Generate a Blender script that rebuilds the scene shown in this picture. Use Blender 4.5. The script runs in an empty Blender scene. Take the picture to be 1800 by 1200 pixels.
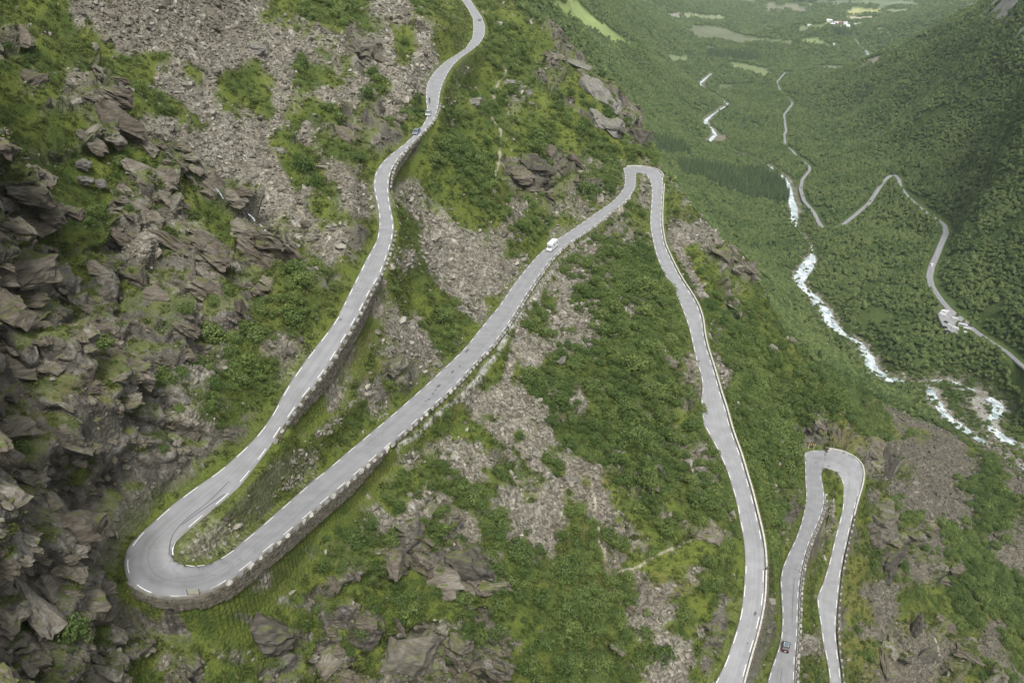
import bpy, math, random
import numpy as np
rng = np.random.default_rng(7)
random.seed(7)
S = bpy.context.scene
COL = S.collection
# ------------------------------------------------------------------ camera
F = 1500.0; PITCH = math.radians(27.0)
cd = bpy.data.cameras.new('camera'); cam = bpy.data.objects.new('camera', cd); COL.objects.link(cam)
cam.location = (0, 0, 0); cam.rotation_euler = (math.radians(90) - PITCH, 0, 0)
cd.sensor_width = 36.0; cd.lens = 30.0; cd.clip_start = 1.0; cd.clip_end = 40000.0
S.camera = cam
# ------------------------------------------------------------------ sky and sun
SUN_EL, SUN_AZ = math.radians(54), math.radians(172)      # azimuth clockwise from +Y
w = bpy.data.worlds.new('World'); S.world = w; w.use_nodes = True
nt = w.node_tree; nt.nodes.clear()
sky = nt.nodes.new('ShaderNodeTexSky'); sky.sky_type = 'NISHITA'; sky.sun_disc = False
sky.sun_elevation = SUN_EL; sky.sun_rotation = SUN_AZ; sky.dust_density = 4.0; sky.ozone_density = 1.0; sky.air_density = 1.0
hs = nt.nodes.new('ShaderNodeHueSaturation'); hs.inputs['Saturation'].default_value = 0.22   # cloud-covered sky
bg = nt.nodes.new('ShaderNodeBackground'); bg.inputs['Strength'].default_value = 0.088
wo = nt.nodes.new('ShaderNodeOutputWorld')
nt.links.new(sky.outputs[0], hs.inputs['Color']); nt.links.new(hs.outputs[0], bg.inputs[0]); nt.links.new(bg.outputs[0], wo.inputs[0])
sl = bpy.data.lights.new('sun', 'SUN'); sl.energy = 1.5; sl.angle = math.radians(16); sl.color = (1.0, 0.97, 0.92)
so = bpy.data.objects.new('sun', sl); COL.objects.link(so)
so.rotation_euler = (math.pi / 2 - SUN_EL, 0, math.pi - SUN_AZ)
S.view_settings.view_transform = 'Standard'; S.view_settings.look = 'None'
S.view_settings.exposure = 1.28; S.view_settings.gamma = 1.0; S.view_settings.use_curve_mapping = False
S.cycles.max_bounces = 5; S.cycles.diffuse_bounces = 3; S.cycles.volume_bounces = 1
S.cycles.transparent_max_bounces = 6

# ------------------------------------------------------------------ numeric helpers
def ray(u, v):
    u = np.asarray(u, float); v = np.asarray(v, float)
    x = (u - 900) / F; y = -(v - 600) / F
    return x, math.cos(PITCH) + y * math.sin(PITCH), -math.sin(PITCH) + y * math.cos(PITCH)
def at(u, v, z):
    x, y, w_ = ray(u, v); t = np.asarray(z, float) / w_
    return np.stack([x * t, y * t, w_ * t], -1)
def project(p):
    fwd = p[..., 1] * math.cos(PITCH) - p[..., 2] * math.sin(PITCH)
    up = p[..., 1] * math.sin(PITCH) + p[..., 2] * math.cos(PITCH)
    return 900 + F * p[..., 0] / fwd, 600 - F * up / fwd, fwd
def hsh(ix, iy, iz, seed):
    h = (ix.astype(np.uint32) * np.uint32(374761393) + iy.astype(np.uint32) * np.uint32(668265263)
         + iz.astype(np.uint32) * np.uint32(2147483647) + np.uint32((seed * 974711 + 12345) & 0xffffffff))
    h ^= h >> np.uint32(13); h *= np.uint32(1274126177); h ^= h >> np.uint32(16); h *= np.uint32(2246822519); h ^= h >> np.uint32(15)
    return h.astype(np.float32) * np.float32(1 / 4294967296.0)
def vnoise(p, seed=0):
    f = np.floor(p); i = f.astype(np.int64).astype(np.int32); t = (p - f).astype(np.float32); t = t * t * (3 - 2 * t)
    r = 0
    for dx in (0, 1):
        wx = t[:, 0] if dx else 1 - t[:, 0]
        for dy in (0, 1):
            wy = t[:, 1] if dy else 1 - t[:, 1]
            for dz in (0, 1):
                wz = t[:, 2] if dz else 1 - t[:, 2]
                r = r + wx * wy * wz * hsh(i[:, 0] + dx, i[:, 1] + dy, i[:, 2] + dz, seed)
    return r * 2 - 1
def fbm(p, seed=0, octs=4, gain=0.5):
    p = np.asarray(p, np.float32); a = 1.0; s = 0; tot = 0
    for o in range(octs):
        s = s + a * vnoise(p * (2.03 ** o) + o * 17.3, seed + o * 7); tot += a; a *= gain
    return s / tot
def blocks(p, seed=0, tilt=0.7):
    """fractured-rock relief: nearest cell of a jittered lattice gives a tilted plane; returns height and distance to the crack"""
    f = np.floor(p); i = f.astype(np.int32); n = len(p)
    d1 = np.full(n, 9., np.float32); d2 = np.full(n, 9., np.float32); h = np.zeros(n, np.float32); idr = np.zeros(n, np.float32)
    for dx in (-1, 0, 1):
        for dy in (-1, 0, 1):
            for dz in (-1, 0, 1):
                a, b, c = i[:, 0] + dx, i[:, 1] + dy, i[:, 2] + dz
                q = np.stack([a + hsh(a, b, c, seed), b + hsh(a, b, c, seed + 1), c + hsh(a, b, c, seed + 2)], -1)
                v = (p - q).astype(np.float32); d = np.sqrt((v * v).sum(-1))
                k = hsh(a, b, c, seed + 3)
                t1 = hsh(a, b, c, seed + 4) - .5; t2 = hsh(a, b, c, seed + 5) - .5; t3 = hsh(a, b, c, seed + 6) - .5
                hh = (k - .5) + tilt * 2 * (t1 * v[:, 0] + t2 * v[:, 1] + t3 * v[:, 2])
                m = d < d1
                d2 = np.where(m, d1, np.minimum(d2, d)); h = np.where(m, hh, h); idr = np.where(m, k, idr); d1 = np.where(m, d, d1)
    return h, d2 - d1, idr
def sstep(a, b, x):
    t = np.clip((x - a) / (b - a), 0, 1); return t * t * (3 - 2 * t)
def pp(s): return np.array([tuple(map(float, q.split(','))) for q in s.split(';')])
def resample(P3, step):
    d = np.r_[0, np.cumsum(np.linalg.norm(np.diff(P3[:, :2], axis=0), axis=1))]
    n = max(2, int(d[-1] / step) + 1); s = np.linspace(0, d[-1], n)
    return np.stack([np.interp(s, d, P3[:, k]) for k in range(P3.shape[1])], -1)
def smooth(P3, k):
    if k < 1: return P3
    Q = P3.copy()
    for _ in range(k):
        Q[1:-1] = 0.25 * Q[:-2] + 0.5 * Q[1:-1] + 0.25 * Q[2:]
    return Q

# ------------------------------------------------------------------ roads, traced as two edges that lie on one graded surface
A_MAIN = [("800,-30;811,0", -50, -52), ("823,17;831,33;832,50;830,67;818,85;800,97;782,108;767,122;755,137;749,153;748,170", None, -64),
 ("750,187;751,203;743,218;728,235;710,252;690,267;672,283;659,303;656,323", None, -73),
 ("659,343;664,363;666,383;666,400;662,423;647,450;633,477;617,510;603,537", None, -81),
 ("597,553;578,582;550,617;523,653;497,693;483,723;463,753;443,777", None, -89),
 ("417,800;383,830;340,857;300,887;267,917;233,947;220,967;217,987", None, -92.5),
 ("218,1007;227,1023;240,1037;263,1047;293,1051;327,1052;353,1045", None, -94.5),
 ("377,1037;407,1018;443,990;483,957;523,923;560,890;600,857", None, -101),
 ("667,797;700,770;733,740;767,710;800,680;833,643;863,613", None, -108),
 ("883,587;903,557;923,523;947,487;970,455;993,433;1033,407", None, -114),
 ("1067,380;1090,363;1107,347;1117,330;1118,313;1118,305", None, -118),
 ("1127,303;1137,307;1143,317;1146,333", None, -120),
 ("1145,353;1143,377;1143,400;1147,420;1153,447;1163,473;1177,497;1190,520;1203,553;1212,580;1217,603;1223,633;1232,660;1235,683", None, -136),
 ("1232,700;1232,723;1237,750;1250,770;1262,793;1278,827;1287,857;1295,883;1300,913;1307,943;1310,970", None, -148),
 ("1310,1000;1308,1027;1306,1053;1300,1087;1292,1113;1283,1140;1272,1170;1255,1200;1230,1240;1205,1280", None, -164)]
B_MAIN = [("818,-30;827,0", -50, -52), ("837,15;848,32;853,47;852,63;843,78;828,90;810,102;797,115;787,130;779,147;774,163", None, -64),
 ("772,183;768,202;760,217;747,232;732,247;715,263;700,282;690,297;685,313", None, -73),
 ("683,330;684,347;687,367;692,387;693,400;690,423;680,453;670,480;650,513;632,547", None, -81),
 ("610,587;600,603;580,637;560,667;533,697;513,727;493,753;475,784", None, -89),
 ("463,800;440,830;423,853;393,880;360,907;330,933;307,953;298,970", None, -92.5),
 ("298,983;307,993;327,997", None, -94.5),
 ("353,997;373,988;400,973;430,947;467,917;503,885;533,860;550,845", None, -101),
 ("567,832;600,803;607,797;667,747;710,710;747,677;783,643;817,610;835,588", None, -108),
 ("847,573;877,537;900,503;923,473;943,450;967,428;1000,407;1013,398", None, -114),
 ("1043,377;1073,357;1090,340;1098,323;1098,307;1095,295", None, -118),
 ("1103,293;1120,292;1140,295;1157,300;1165,308;1166,327", None, -120),
 ("1164,353;1163,377;1163,400;1168,430;1180,457;1197,490;1217,520;1228,540;1235,563;1237,587;1243,613;1252,640;1260,667;1268,693", None, -136),
 ("1277,720;1283,747;1292,773;1302,800;1310,830;1320,863;1328,897;1337,933;1343,963", None, -148),
 ("1344,990;1343,1027;1342,1060;1335,1093;1328,1123;1318,1153;1310,1183;1306,1200;1293,1240;1280,1280", None, -164)]
A_LOW = [("1330,1280;1340,1240;1348,1200", -169, -172), ("1357,1170;1368,1140;1373,1117;1375,1083;1373,1047;1371,1020;1375,997;1385,973;1397,950;1407,923;1413,897;1417,870;1415,843", None, -188),
 ("1415,820;1414,800;1413,793;1427,790;1453,790;1467,789;1490,797;1500,803;1513,813;1518,827;1517,843", None, -192),
 ("1512,863;1505,883;1497,917;1490,947;1483,977;1478,1003;1475,1030;1472,1060;1469,1090;1469,1120;1473,1153;1477,1180;1479,1200;1482,1240;1484,1280", None, -216)]
B_LOW = [("1392,1280;1395,1240;1397,1200", -169, -172), ("1397,1177;1399,1147;1402,1117;1403,1083;1404,1053;1406,1023;1410,997;1417,970;1427,943;1438,920;1447,897;1450,873;1447,853", None, -188),
 ("1443,837;1445,825;1453,823;1467,826;1477,835;1483,847", None, -192),
 ("1483,867;1482,890;1475,917;1468,943;1462,970;1455,997;1447,1023;1435,1048;1438,1070;1443,1097;1445,1120;1452,1153;1456,1170;1459,1200;1461,1240;1462,1280", None, -216)]
def edge3(secs):
    out = []; zprev = secs[0][1]; last = None
    for s, z0, z1 in secs:
        q = pp(s)
        if last is not None: q = np.vstack([last, q])
        w3 = at(q[:, 0], q[:, 1], np.full(len(q), (zprev + z1) / 2))
        d = np.r_[0, np.cumsum(np.linalg.norm(np.diff(w3[:, :2], axis=0), axis=1))]
        z = zprev + (z1 - zprev) * d / d[-1]
        p = at(q[:, 0], q[:, 1], z)
        out.append(p if last is None else p[1:])
        last = q[-1:]; zprev = z1
    return np.vstack(out)
def dtw(a, b):
    n, m = len(a), len(b)
    D = ((a[:, None, :2] - b[None, :, :2]) ** 2).sum(-1)
    C = np.full((n, m), 1e18); C[0] = np.cumsum(D[0])
    for i in range(1, n):
        up = C[i - 1]; dg = np.r_[1e18, C[i - 1][:-1]]
        best = np.minimum(up, dg) + D[i]
        row = C[i]; cur = 1e18; Di = D[i].tolist(); bl = best.tolist(); o = []
        for j in range(m):
            c = cur + Di[j]
            cur = bl[j] if bl[j] < c else c
            o.append(cur)
        C[i] = o
    i, j = n - 1, m - 1; path = [(i, j)]
    while i or j:
        opts = []
        if i and j: opts.append((C[i - 1, j - 1], i - 1, j - 1))
        if i: opts.append((C[i - 1, j], i - 1, j))
        if j: opts.append((C[i, j - 1], i, j - 1))
        _, i, j = min(opts); path.append((i, j))
    return path[::-1]
class Road: pass
def make_road(ea, eb, za=1.0):
    r = Road()
    a = smooth(resample(edge3(ea), 1.0), 3); b = smooth(resample(edge3(eb), 1.0), 3)
    path = dtw(a, b)
    A = np.array([a[i] for i, j in path]); B = np.array([b[j] for i, j in path])
    Z = (A[:, 2] + B[:, 2]) / 2
    Z = smooth(Z[:, None], 40)[:, 0]; A[:, 2] = Z; B[:, 2] = Z
    r.A, r.B = A, B; r.C = (A + B) / 2; r.hw = np.linalg.norm((A - B)[:, :2], axis=1) / 2
    r.a, r.b = a, b
    return r
def center_road(pts, zs, wd):
    """a narrow far road or river from its centre line: pixel points, heights, widths in metres"""
    q = at(pts[:, 0], pts[:, 1], zs); q = np.column_stack([q, wd])
    q = resample(q, 4.0); q = smooth(q, 2)
    t = np.gradient(q[:, :2], axis=0); t /= np.linalg.norm(t, axis=1)[:, None] + 1e-9
    n = np.stack([t[:, 1], -t[:, 0]], -1)
    r = Road(); hw = q[:, 3] / 2
    r.C = q[:, :3].copy(); r.hw = hw
    r.A = r.C.copy(); r.B = r.C.copy(); r.A[:, :2] -= n * hw[:, None]; r.B[:, :2] += n * hw[:, None]
    return r
main_road = make_road(A_MAIN, B_MAIN); low_road = make_road(A_LOW, B_LOW)
VR = np.array([(1492,50,-460,10),(1497,63,-458,10),(1508,78,-455,10),(1525,93,-451,10),(1525,100,-450,10),(1513,107,-449,10),(1483,123,-447,10),
 (1440,128,-445,5),(1380,128,-441,5),(1365,145,-438,5),(1371,159,-436,5),(1382,168,-434,5),(1393,183,-432,5),(1378,202,-429,5),(1380,222,-427,5),(1382,230,-425,5),(1378,238,-424,5),
 (1380,250,-422,5),(1378,256,-421,6),(1392,265,-420,6),(1402,277,-419,5),(1423,293,-416,5),(1423,300,-415,5),(1410,316,-412,5.5),(1407,333,-410,6),(1413,353,-407,6),
 (1430,373,-404,6),(1440,393,-402,6.5),(1447,404,-400,7),(1462,404,-398,6),(1482,395,-396,5.5),(1503,378,-393,5.5),(1528,357,-389,6),(1550,323,-384,6),(1560,312,-381,6),(1572,307,-379,6),(1580,316,-377,6),
 (1583,330,-375,6),(1597,348,-373,6),(1620,368,-371,6),(1643,383,-370,6),(1660,396,-369,7),(1663,410,-368,7.5),(1655,427,-367,7),(1647,447,-366,7),(1638,467,-364,7.5),(1633,487,-362,7.5),
 (1637,503,-360,7),(1650,523,-357,6.5),(1667,543,-353,6.5),(1690,563,-350,6.5),(1713,582,-347,6),(1740,600,-344,5),(1767,617,-341,4.5),(1797,643,-336,4.5),(1840,675,-330,4.5),(1900,720,-322,4.5)])
valley_road = center_road(VR[:, :2], VR[:, 2], VR[:, 3])
def riv(s, z0, z1):
    a = np.array([tuple(map(float, q.split(','))) for q in s.split(';')])
    d = np.r_[0, np.cumsum(np.linalg.norm(np.diff(a[:, :2], axis=0), axis=1))]
    z = z0 + (z1 - z0) * d / d[-1]
    p = at(a[:, 0], a[:, 1], z); p2 = at(a[:, 0] + a[:, 2] * np.where(a[:, 1] > 660, 1.35, 1.0), a[:, 1], z)
    return center_road(a[:, :2], z, np.linalg.norm(p2 - p, axis=1))
RIV = [riv("1850,850,18;1820,815,16;1800,793,15;1785,780,14;1760,768,13;1745,752,11;1738,738,10;1722,730,10;1714,716,11;1722,702,13;1735,699,13;1712,688,11;1700,684,12;1680,673,13;1650,671,15;1625,678,18;1600,676,15;1570,669,15;1548,658,15;1530,645,19;1528,630,19;1518,611,12;1500,596,10;1490,590,12;1475,582,15;1460,567,17;1452,550,20;1440,535,20;1428,519,14;1413,507,12;1402,496,17;1412,478,24;1425,458,18;1428,450,8;1425,430,2;1400,400,2;1395,390,11;1397,370,12;1390,350,11;1388,330,8;1378,312,6;1350,290,2;1300,268,2;1262,258,2;1238,257,7;1248,247,8;1258,237,6;1250,225,4;1239,220,5;1242,211,7;1255,200,2;1280,184,4;1260,170,1;1235,155,2;1230,147,5;1250,130,2", -346, -443),
       riv("1738,738,8;1750,732,10;1756,715,13;1748,703,14;1735,699,12", -357, -361),
       riv("1840,850,6;1790,815,7;1760,797,8;1735,780,9;1710,765,11;1690,751,13;1670,738,12;1655,720,11;1642,700,11;1632,680,12", -344, -366)]

# ------------------------------------------------------------------ control points of the terrain (pixel, height below the view point)
CT = """-150,0,-12;-150,300,-32;-150,700,-48;-150,1100,-62;-150,1350,-70
0,-150,-2;0,0,-20;0,200,-36;0,400,-47;0,600,-56;0,800,-62;0,1000,-70;0,1200,-82;0,1350,-90
100,900,-75;110,500,-59;120,700,-66;100,1100,-84;170,960,-85;180,860,-82
200,-150,-2;200,0,-24;200,200,-43;200,400,-58;200,600,-67;200,750,-74;250,850,-83;200,1120,-94;200,1250,-99
400,-150,0;400,0,-30;400,100,-42;400,200,-53;400,400,-68;400,600,-77;350,740,-82;420,700,-83;330,640,-74
600,-150,-2;600,0,-38;600,100,-50;600,200,-61;550,330,-69;560,450,-77;700,0,-45;700,80,-53;760,20,-49;690,200,-64;620,250,-67
350,950,-93;420,900,-93;520,820,-94;600,720,-94;680,660,-97;700,560,-97;760,600,-102;760,480,-97;740,380,-91;800,420,-98;850,480,-104
880,350,-95;800,250,-83;900,250,-88;820,150,-74;900,100,-74;960,330,-104;1000,200,-93;1040,320,-111;1080,250,-108;920,170,-84;1000,120,-85
250,1085,-97.5;350,1090,-99;300,1150,-101.5;450,1060,-103.5;450,1120,-108;600,940,-105.5;600,1000,-110;600,1100,-118;600,1200,-125;600,1350,-132;450,1250,-115;450,1350,-120;700,900,-111;900,1000,-126;900,1200,-143;900,1350,-150;1100,1200,-151;1100,1350,-160
1000,800,-123;1100,1000,-139;1200,800,-137;1000,600,-118;1100,500,-121;1050,400,-117;1200,1000,-144;1200,1150,-152;800,800,-113;1100,850,-131;1150,650,-128;900,700,-114
1220,430,-131;1240,480,-136;1300,600,-149;1340,720,-160;1280,560,-146;1350,850,-168;1390,950,-178;1370,900,-174;1380,750,-178;1340,650,-160
1560,900,-250;1600,1000,-258;1540,1000,-225;1530,1150,-230;1600,1150,-250;1700,1200,-267;1800,1200,-280;1900,1250,-290;1800,1050,-302;1700,1050,-285;1700,900,-312;1800,900,-325;1650,820,-330;1580,780,-338;1600,720,-355;1700,800,-342;1560,700,-355;1580,850,-312
1900,700,-318;1900,900,-318;1950,1350,-280;1700,1350,-255;1550,1350,-228;1450,1350,-205
1500,660,-340;1430,600,-358;1380,520,-368;1320,450,-375;1260,400,-368;1220,340,-362;1180,300,-352;1190,250,-355;1150,230,-340;1400,560,-380;1350,400,-404;1300,350,-404;1300,300,-410
1200,200,-392;1250,180,-425;1150,150,-345;1300,200,-433;1250,250,-418;1100,60,-250;1000,0,-180;960,0,-150;1050,80,-235;1120,130,-315;1200,100,-405;1150,60,-335;1100,0,-250;1200,0,-400;1250,60,-448
1300,100,-448;1400,60,-455;1350,0,-463;1450,0,-465;1550,0,-462;1550,60,-440;1600,20,-430;1650,0,-400;1680,10,-370;1620,40,-400;1500,20,-462
1800,0,-133;1900,0,-100
1800,200,-243;1800,400,-295;1800,550,-318;1700,200,-290;1700,300,-325;1700,450,-345;1600,200,-352;1500,200,-415;1500,300,-400;1450,250,-420;1420,200,-428;1600,280,-365;1900,100,-150;1900,400,-265;1900,600,-300;1750,520,-338
1500,450,-392;1550,550,-372;1600,620,-362;1700,650,-353;1560,420,-385;1500,530,-382;1600,500,-370"""
cp = []
for line in CT.split('\n'):
    for q in line.split(';'):
        u, v, z = map(float, q.split(',')); cp.append(at(u, v, z) if v > -100 else None)
        if cp[-1] is None:
            cp.pop(); x, y, w_ = ray(u, v); rr = {0: 300, 200: 330, 400: 420, 600: 620}.get(int(u), 1700); hh = math.hypot(x, y); cp.append(np.array([x / hh * rr, y / hh * rr, w_ / hh * rr]))
for rd, st in ((main_road, 9), (low_road, 7)):
    for i in range(0, len(rd.C), st): cp.append(rd.C[i])
for rd, st in ((valley_road, 12), (RIV[0], 9), (RIV[2], 12)):
    for i in range(0, len(rd.C), st): cp.append(rd.C[i] + np.array([0, 0, -1.0 if rd is not valley_road else 0]))
# mountain edge seen against the valley, and the ground falling away behind it
RIDGE = "880,0,-62;940,30,-70;1000,80,-80;1060,140,-91;1105,190,-102;1132,255,-112;1180,325,-121;1240,400,-135;1312,482,-150;1360,555,-161;1400,622,-172;1460,705,-186;1500,755,-196;1528,800,-200;1524,860,-203"
for q in RIDGE.split(';'):
    u, v, z = map(float, q.split(',')); p = at(u, v, z); cp.append(p)
    for k, m in ((1.16, 1.09), (1.5, 1.10)):
        if u > 1300 and k > 1.2: continue
        cp.append(np.array([p[0] * k, p[1] * k, p[2] * k * m]))
for q in "1440,140,-434;1480,128,-412;1520,108,-373;1560,88,-336;1600,70,-290;1640,50,-245;1690,25,-198;1740,-2,-156;1790,-28,-118;1850,-60,-80".split(';'):
    u, v, z = map(float, q.split(',')); p = at(u, v, z); cp.append(p)
    for k, m in ((1.12, 1.08), (1.4, 1.10)):
        if u > 1500: cp.append(np.array([p[0] * k, p[1] * k, p[2] * k * m]))
for az in range(-50, 51, 10):                    # far mountains beyond the frame, keeping the ground unbroken to the horizon
    a = math.radians(az)
    for r_, z_ in ((5600, -466 if -5 < az < 28 else -100), (9500, 300)):
        if az == 30 and r_ < 6000: z_ = -330
        if az > 30 and r_ < 6000: z_ = 100
        cp.append(np.array([math.sin(a) * r_, math.cos(a) * r_, z_]))
for x_, y_, z_ in ((-260, 300, 0), (-300, 150, 20), (-400, 500, 120), (-300, 900, 150), (-100, 800, 20), (0, 1200, 0), (0, 2500, 60), (200, 4000, -100), (-600, 1500, 400), (1200, 1500, 150), (900, 1000, -40), (900, 500, -200)):
    cp.append(np.array([x_, y_, z_], float))
cp = np.array(cp)
cr = np.hypot(cp[:, 0], cp[:, 1]); cx = np.stack([np.arctan2(cp[:, 0], cp[:, 1]), np.log(cr)], -1); cq = cp[:, 2] / cr
keep = []
for i in range(len(cx)):
    if all(np.linalg.norm(cx[i] - cx[j]) > 0.008 for j in keep): keep.append(i)
cx = cx[keep]; cq = cq[keep]
def tpsk(d2): return np.where(d2 > 1e-12, 0.5 * d2 * np.log(d2 + 1e-30), 0)
n = len(cx); K = tpsk(((cx[:, None] - cx[None]) ** 2).sum(-1)) + np.eye(n) * 2e-5
Pm = np.column_stack([np.ones(n), cx]); Mx = np.block([[K, Pm], [Pm.T, np.zeros((3, 3))]])
sol = np.linalg.solve(Mx, np.r_[cq, np.zeros(3)])
GA = np.linspace(-0.84, 0.84, 340); GL = np.linspace(math.log(45), math.log(9500), 560)
GQ = np.zeros((len(GA), len(GL)))
for i, a in enumerate(GA):
    X = np.stack([np.full(len(GL), a), GL], -1)
    GQ[i] = tpsk(((X[:, None] - cx[None]) ** 2).sum(-1)) @ sol[:n] + sol[n] + X @ sol[n + 1:]
def qbase(a, l):
    fa = np.clip((a - GA[0]) / (GA[1] - GA[0]), 0, len(GA) - 1.001); fl = np.clip((l - GL[0]) / (GL[1] - GL[0]), 0, len(GL) - 1.001)
    i = fa.astype(int); j = fl.astype(int); s = fa - i; t = fl - j
    return GQ[i, j] * (1 - s) * (1 - t) + GQ[i + 1, j] * s * (1 - t) + GQ[i, j + 1] * (1 - s) * t + GQ[i + 1, j + 1] * s * t

def near_road(x, y, rd, reach, step=12):
    """distance beyond the road's edge (negative on it), and the road height there"""
    D = np.full(x.shape, 1e6); Z = np.zeros(x.shape); SGN = np.zeros(x.shape); IDX = np.zeros(x.shape, int)
    n = len(rd.C)
    for s in range(0, n, step):
        e = min(n, s + step + 1); c = rd.C[s:e]; hw = rd.hw[s:e]
        lo = c[:, :2].min(0) - reach - hw.max(); hi = c[:, :2].max(0) + reach + hw.max()
        m = np.nonzero((x > lo[0]) & (x < hi[0]) & (y > lo[1]) & (y < hi[1]))[0]
        if not len(m): continue
        px = np.stack([x[m], y[m]], -1)[:, None]; A2 = rd.A[s:e, :2][None]; B2 = rd.B[s:e, :2][None]
        ab = B2 - A2; t = np.clip(((px - A2) * ab).sum(-1) / ((ab ** 2).sum(-1) + 1e-9), 0, 1)
        d = np.linalg.norm(px - (A2 + ab * t[..., None]), axis=-1)
        k = d.argmin(1); dd = d[np.arange(len(m)), k]
        b = dd < D[m]
        mi = m[b]; D[mi] = dd[b]; Z[mi] = c[k[b], 2]; SGN[mi] = t[np.arange(len(m)), k][b]; IDX[mi] = s + k[b]
    return D, Z, SGN, IDX
def rindex(rd, u, v):
    U, V, _ = project(rd.C); return int(((U - u) ** 2 + (V - v) ** 2).argmin())

NC = 880; ANG = np.linspace(-0.80, 0.80, NC)
ND = 2600; LD = np.linspace(math.log(50), math.log(9300), ND)
AA, LL = np.meshgrid(ANG, LD, indexing='ij'); AA = AA.ravel(); LL = LL.ravel()
RR = np.exp(LL); QX = RR * np.sin(AA); QY = RR * np.cos(AA); QZ = qbase(AA, LL) * RR
ROADD = np.full(QX.shape, 1e6)
DROPS = {'main': [(665, 490, 610, 590, .9), (610, 590, 500, 740, 2.0), (760, 215, 725, 262, .7), (725, 260, 687, 330, 1.4), (262, 1040, 640, 830, 1.7), (640, 830, 690, 790, .9), (1340, 1000, 1305, 1200, 1.2)],
 'low': [(1445, 880, 1397, 1200, 1.0), (1505, 880, 1478, 1200, 1.4)]}
WALLD = np.zeros(QX.shape)
for name, rd, reach in (('main', main_road, 14), ('low', low_road, 14), ('valley', valley_road, 22)):
    D, Z, SG, IX = near_road(QX, QY, rd, reach)
    d = np.maximum(D, 0)
    far = 1.0 if name != 'valley' else 3.0
    up = QZ > Z
    drop = np.zeros(len(rd.C))
    for (u0, v0, u1, v1, h) in DROPS.get(name, []):
        i0, i1 = sorted((rindex(rd, u0, v0), rindex(rd, u1, v1))); drop[i0:i1] = h
    rd.dropv = smooth(drop[:, None], 8)[:, 0]
    rgt = np.where(up, sstep(0.5, 6.5, d), np.where(rd.dropv[IX] > .5, sstep(.35, .85, d), sstep(1.0, 4.0, d))) if name != 'valley' else sstep(3, 20, d)
    m = D < reach
    nz = Z - 0.12 - 0.1 * far
    tgt = QZ - np.where(~up, rd.dropv[IX] * sstep(13, 2.0, d), 0)
    QZ = np.where(m, nz * (1 - rgt) + tgt * rgt, QZ)
    ROADD = np.minimum(ROADD, D)
    WALLD = np.maximum(WALLD, np.where(m & ~up & (D < 1.7), rd.dropv[IX], 0))
RIVD = np.full(QX.shape, 1e6)
for rd in RIV:
    D, Z, SG, IX = near_road(QX, QY, rd, 40)
    QZ = np.where(D < 40, np.where(D < 0.5, Z - 1.2, (Z - 0.6) * (1 - sstep(0, 25, D)) + QZ * sstep(0, 25, D)), QZ)
    RIVD = np.minimum(RIVD, D)
# re-space every column evenly along the ground's own profile, so cliffs get as many rows as slopes
NR = 1150
QZ2 = QZ.reshape(NC, ND); L1 = LL.reshape(NC, ND)
dl = np.diff(L1, axis=1); dq = np.diff(QZ2 / np.exp(L1), axis=1)
arc = np.sqrt((dl * 0.34) ** 2 + (dq) ** 2) * np.where(np.exp(L1[:, 1:]) > 650, 0.62, 1.0) * np.where(np.exp(L1[:, 1:]) > 4800, 0.4, 1.0) * np.where(np.exp(L1[:, 1:]) < 75, 0.35, 1.0)
arc = np.concatenate([np.zeros((NC, 1)), np.cumsum(arc, 1)], 1)
sl_ = np.linspace(0, 1, NR)
def col_interp(A): return np.stack([np.interp(sl_ * arc[i, -1], arc[i], A[i]) for i in range(NC)])
for _ in range(3):      # even out neighbouring columns' spacing
    arc[1:-1] = 0.25 * arc[:-2] + 0.5 * arc[1:-1] + 0.25 * arc[2:]
TL = col_interp(L1); TZ = col_interp(QZ2); TRD = col_interp(ROADD.reshape(NC, ND)); TRV = col_interp(RIVD.reshape(NC, ND)); WD = col_interp(WALLD.reshape(NC, ND)).ravel()
wb = ((TRD > 1.6) & (TRD < 11) & (np.exp(TL) < 300) & (ANG[:, None] < .12)).astype(float)
for _ in range(6):
    for Tm in (TL, TZ):
        q = Tm.copy(); q[1:-1] = .25 * Tm[:-2] + .5 * Tm[1:-1] + .25 * Tm[2:]; q[:, 1:-1] = .25 * q[:, :-2] + .5 * q[:, 1:-1] + .25 * q[:, 2:]
        Tm[...] = Tm * (1 - wb) + q * wb
TA = np.repeat(ANG[:, None], NR, 1); TR = np.exp(TL)
PB = np.stack([TR * np.sin(TA), TR * np.cos(TA), TZ], -1)
def grid_normals(P3):
    du = np.gradient(P3, axis=0); dv = np.gradient(P3, axis=1); nrm = np.cross(du, dv); 
    nrm /= np.linalg.norm(nrm, axis=-1)[..., None] + 1e-9
    return nrm * np.sign(nrm[..., 2:3] + 1e-9)
NB = grid_normals(PB).reshape(-1, 3); PB = PB.reshape(-1, 3).astype(np.float64)
RD = TRD.ravel(); RVD = TRV.ravel(); R0 = TR.ravel()

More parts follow.
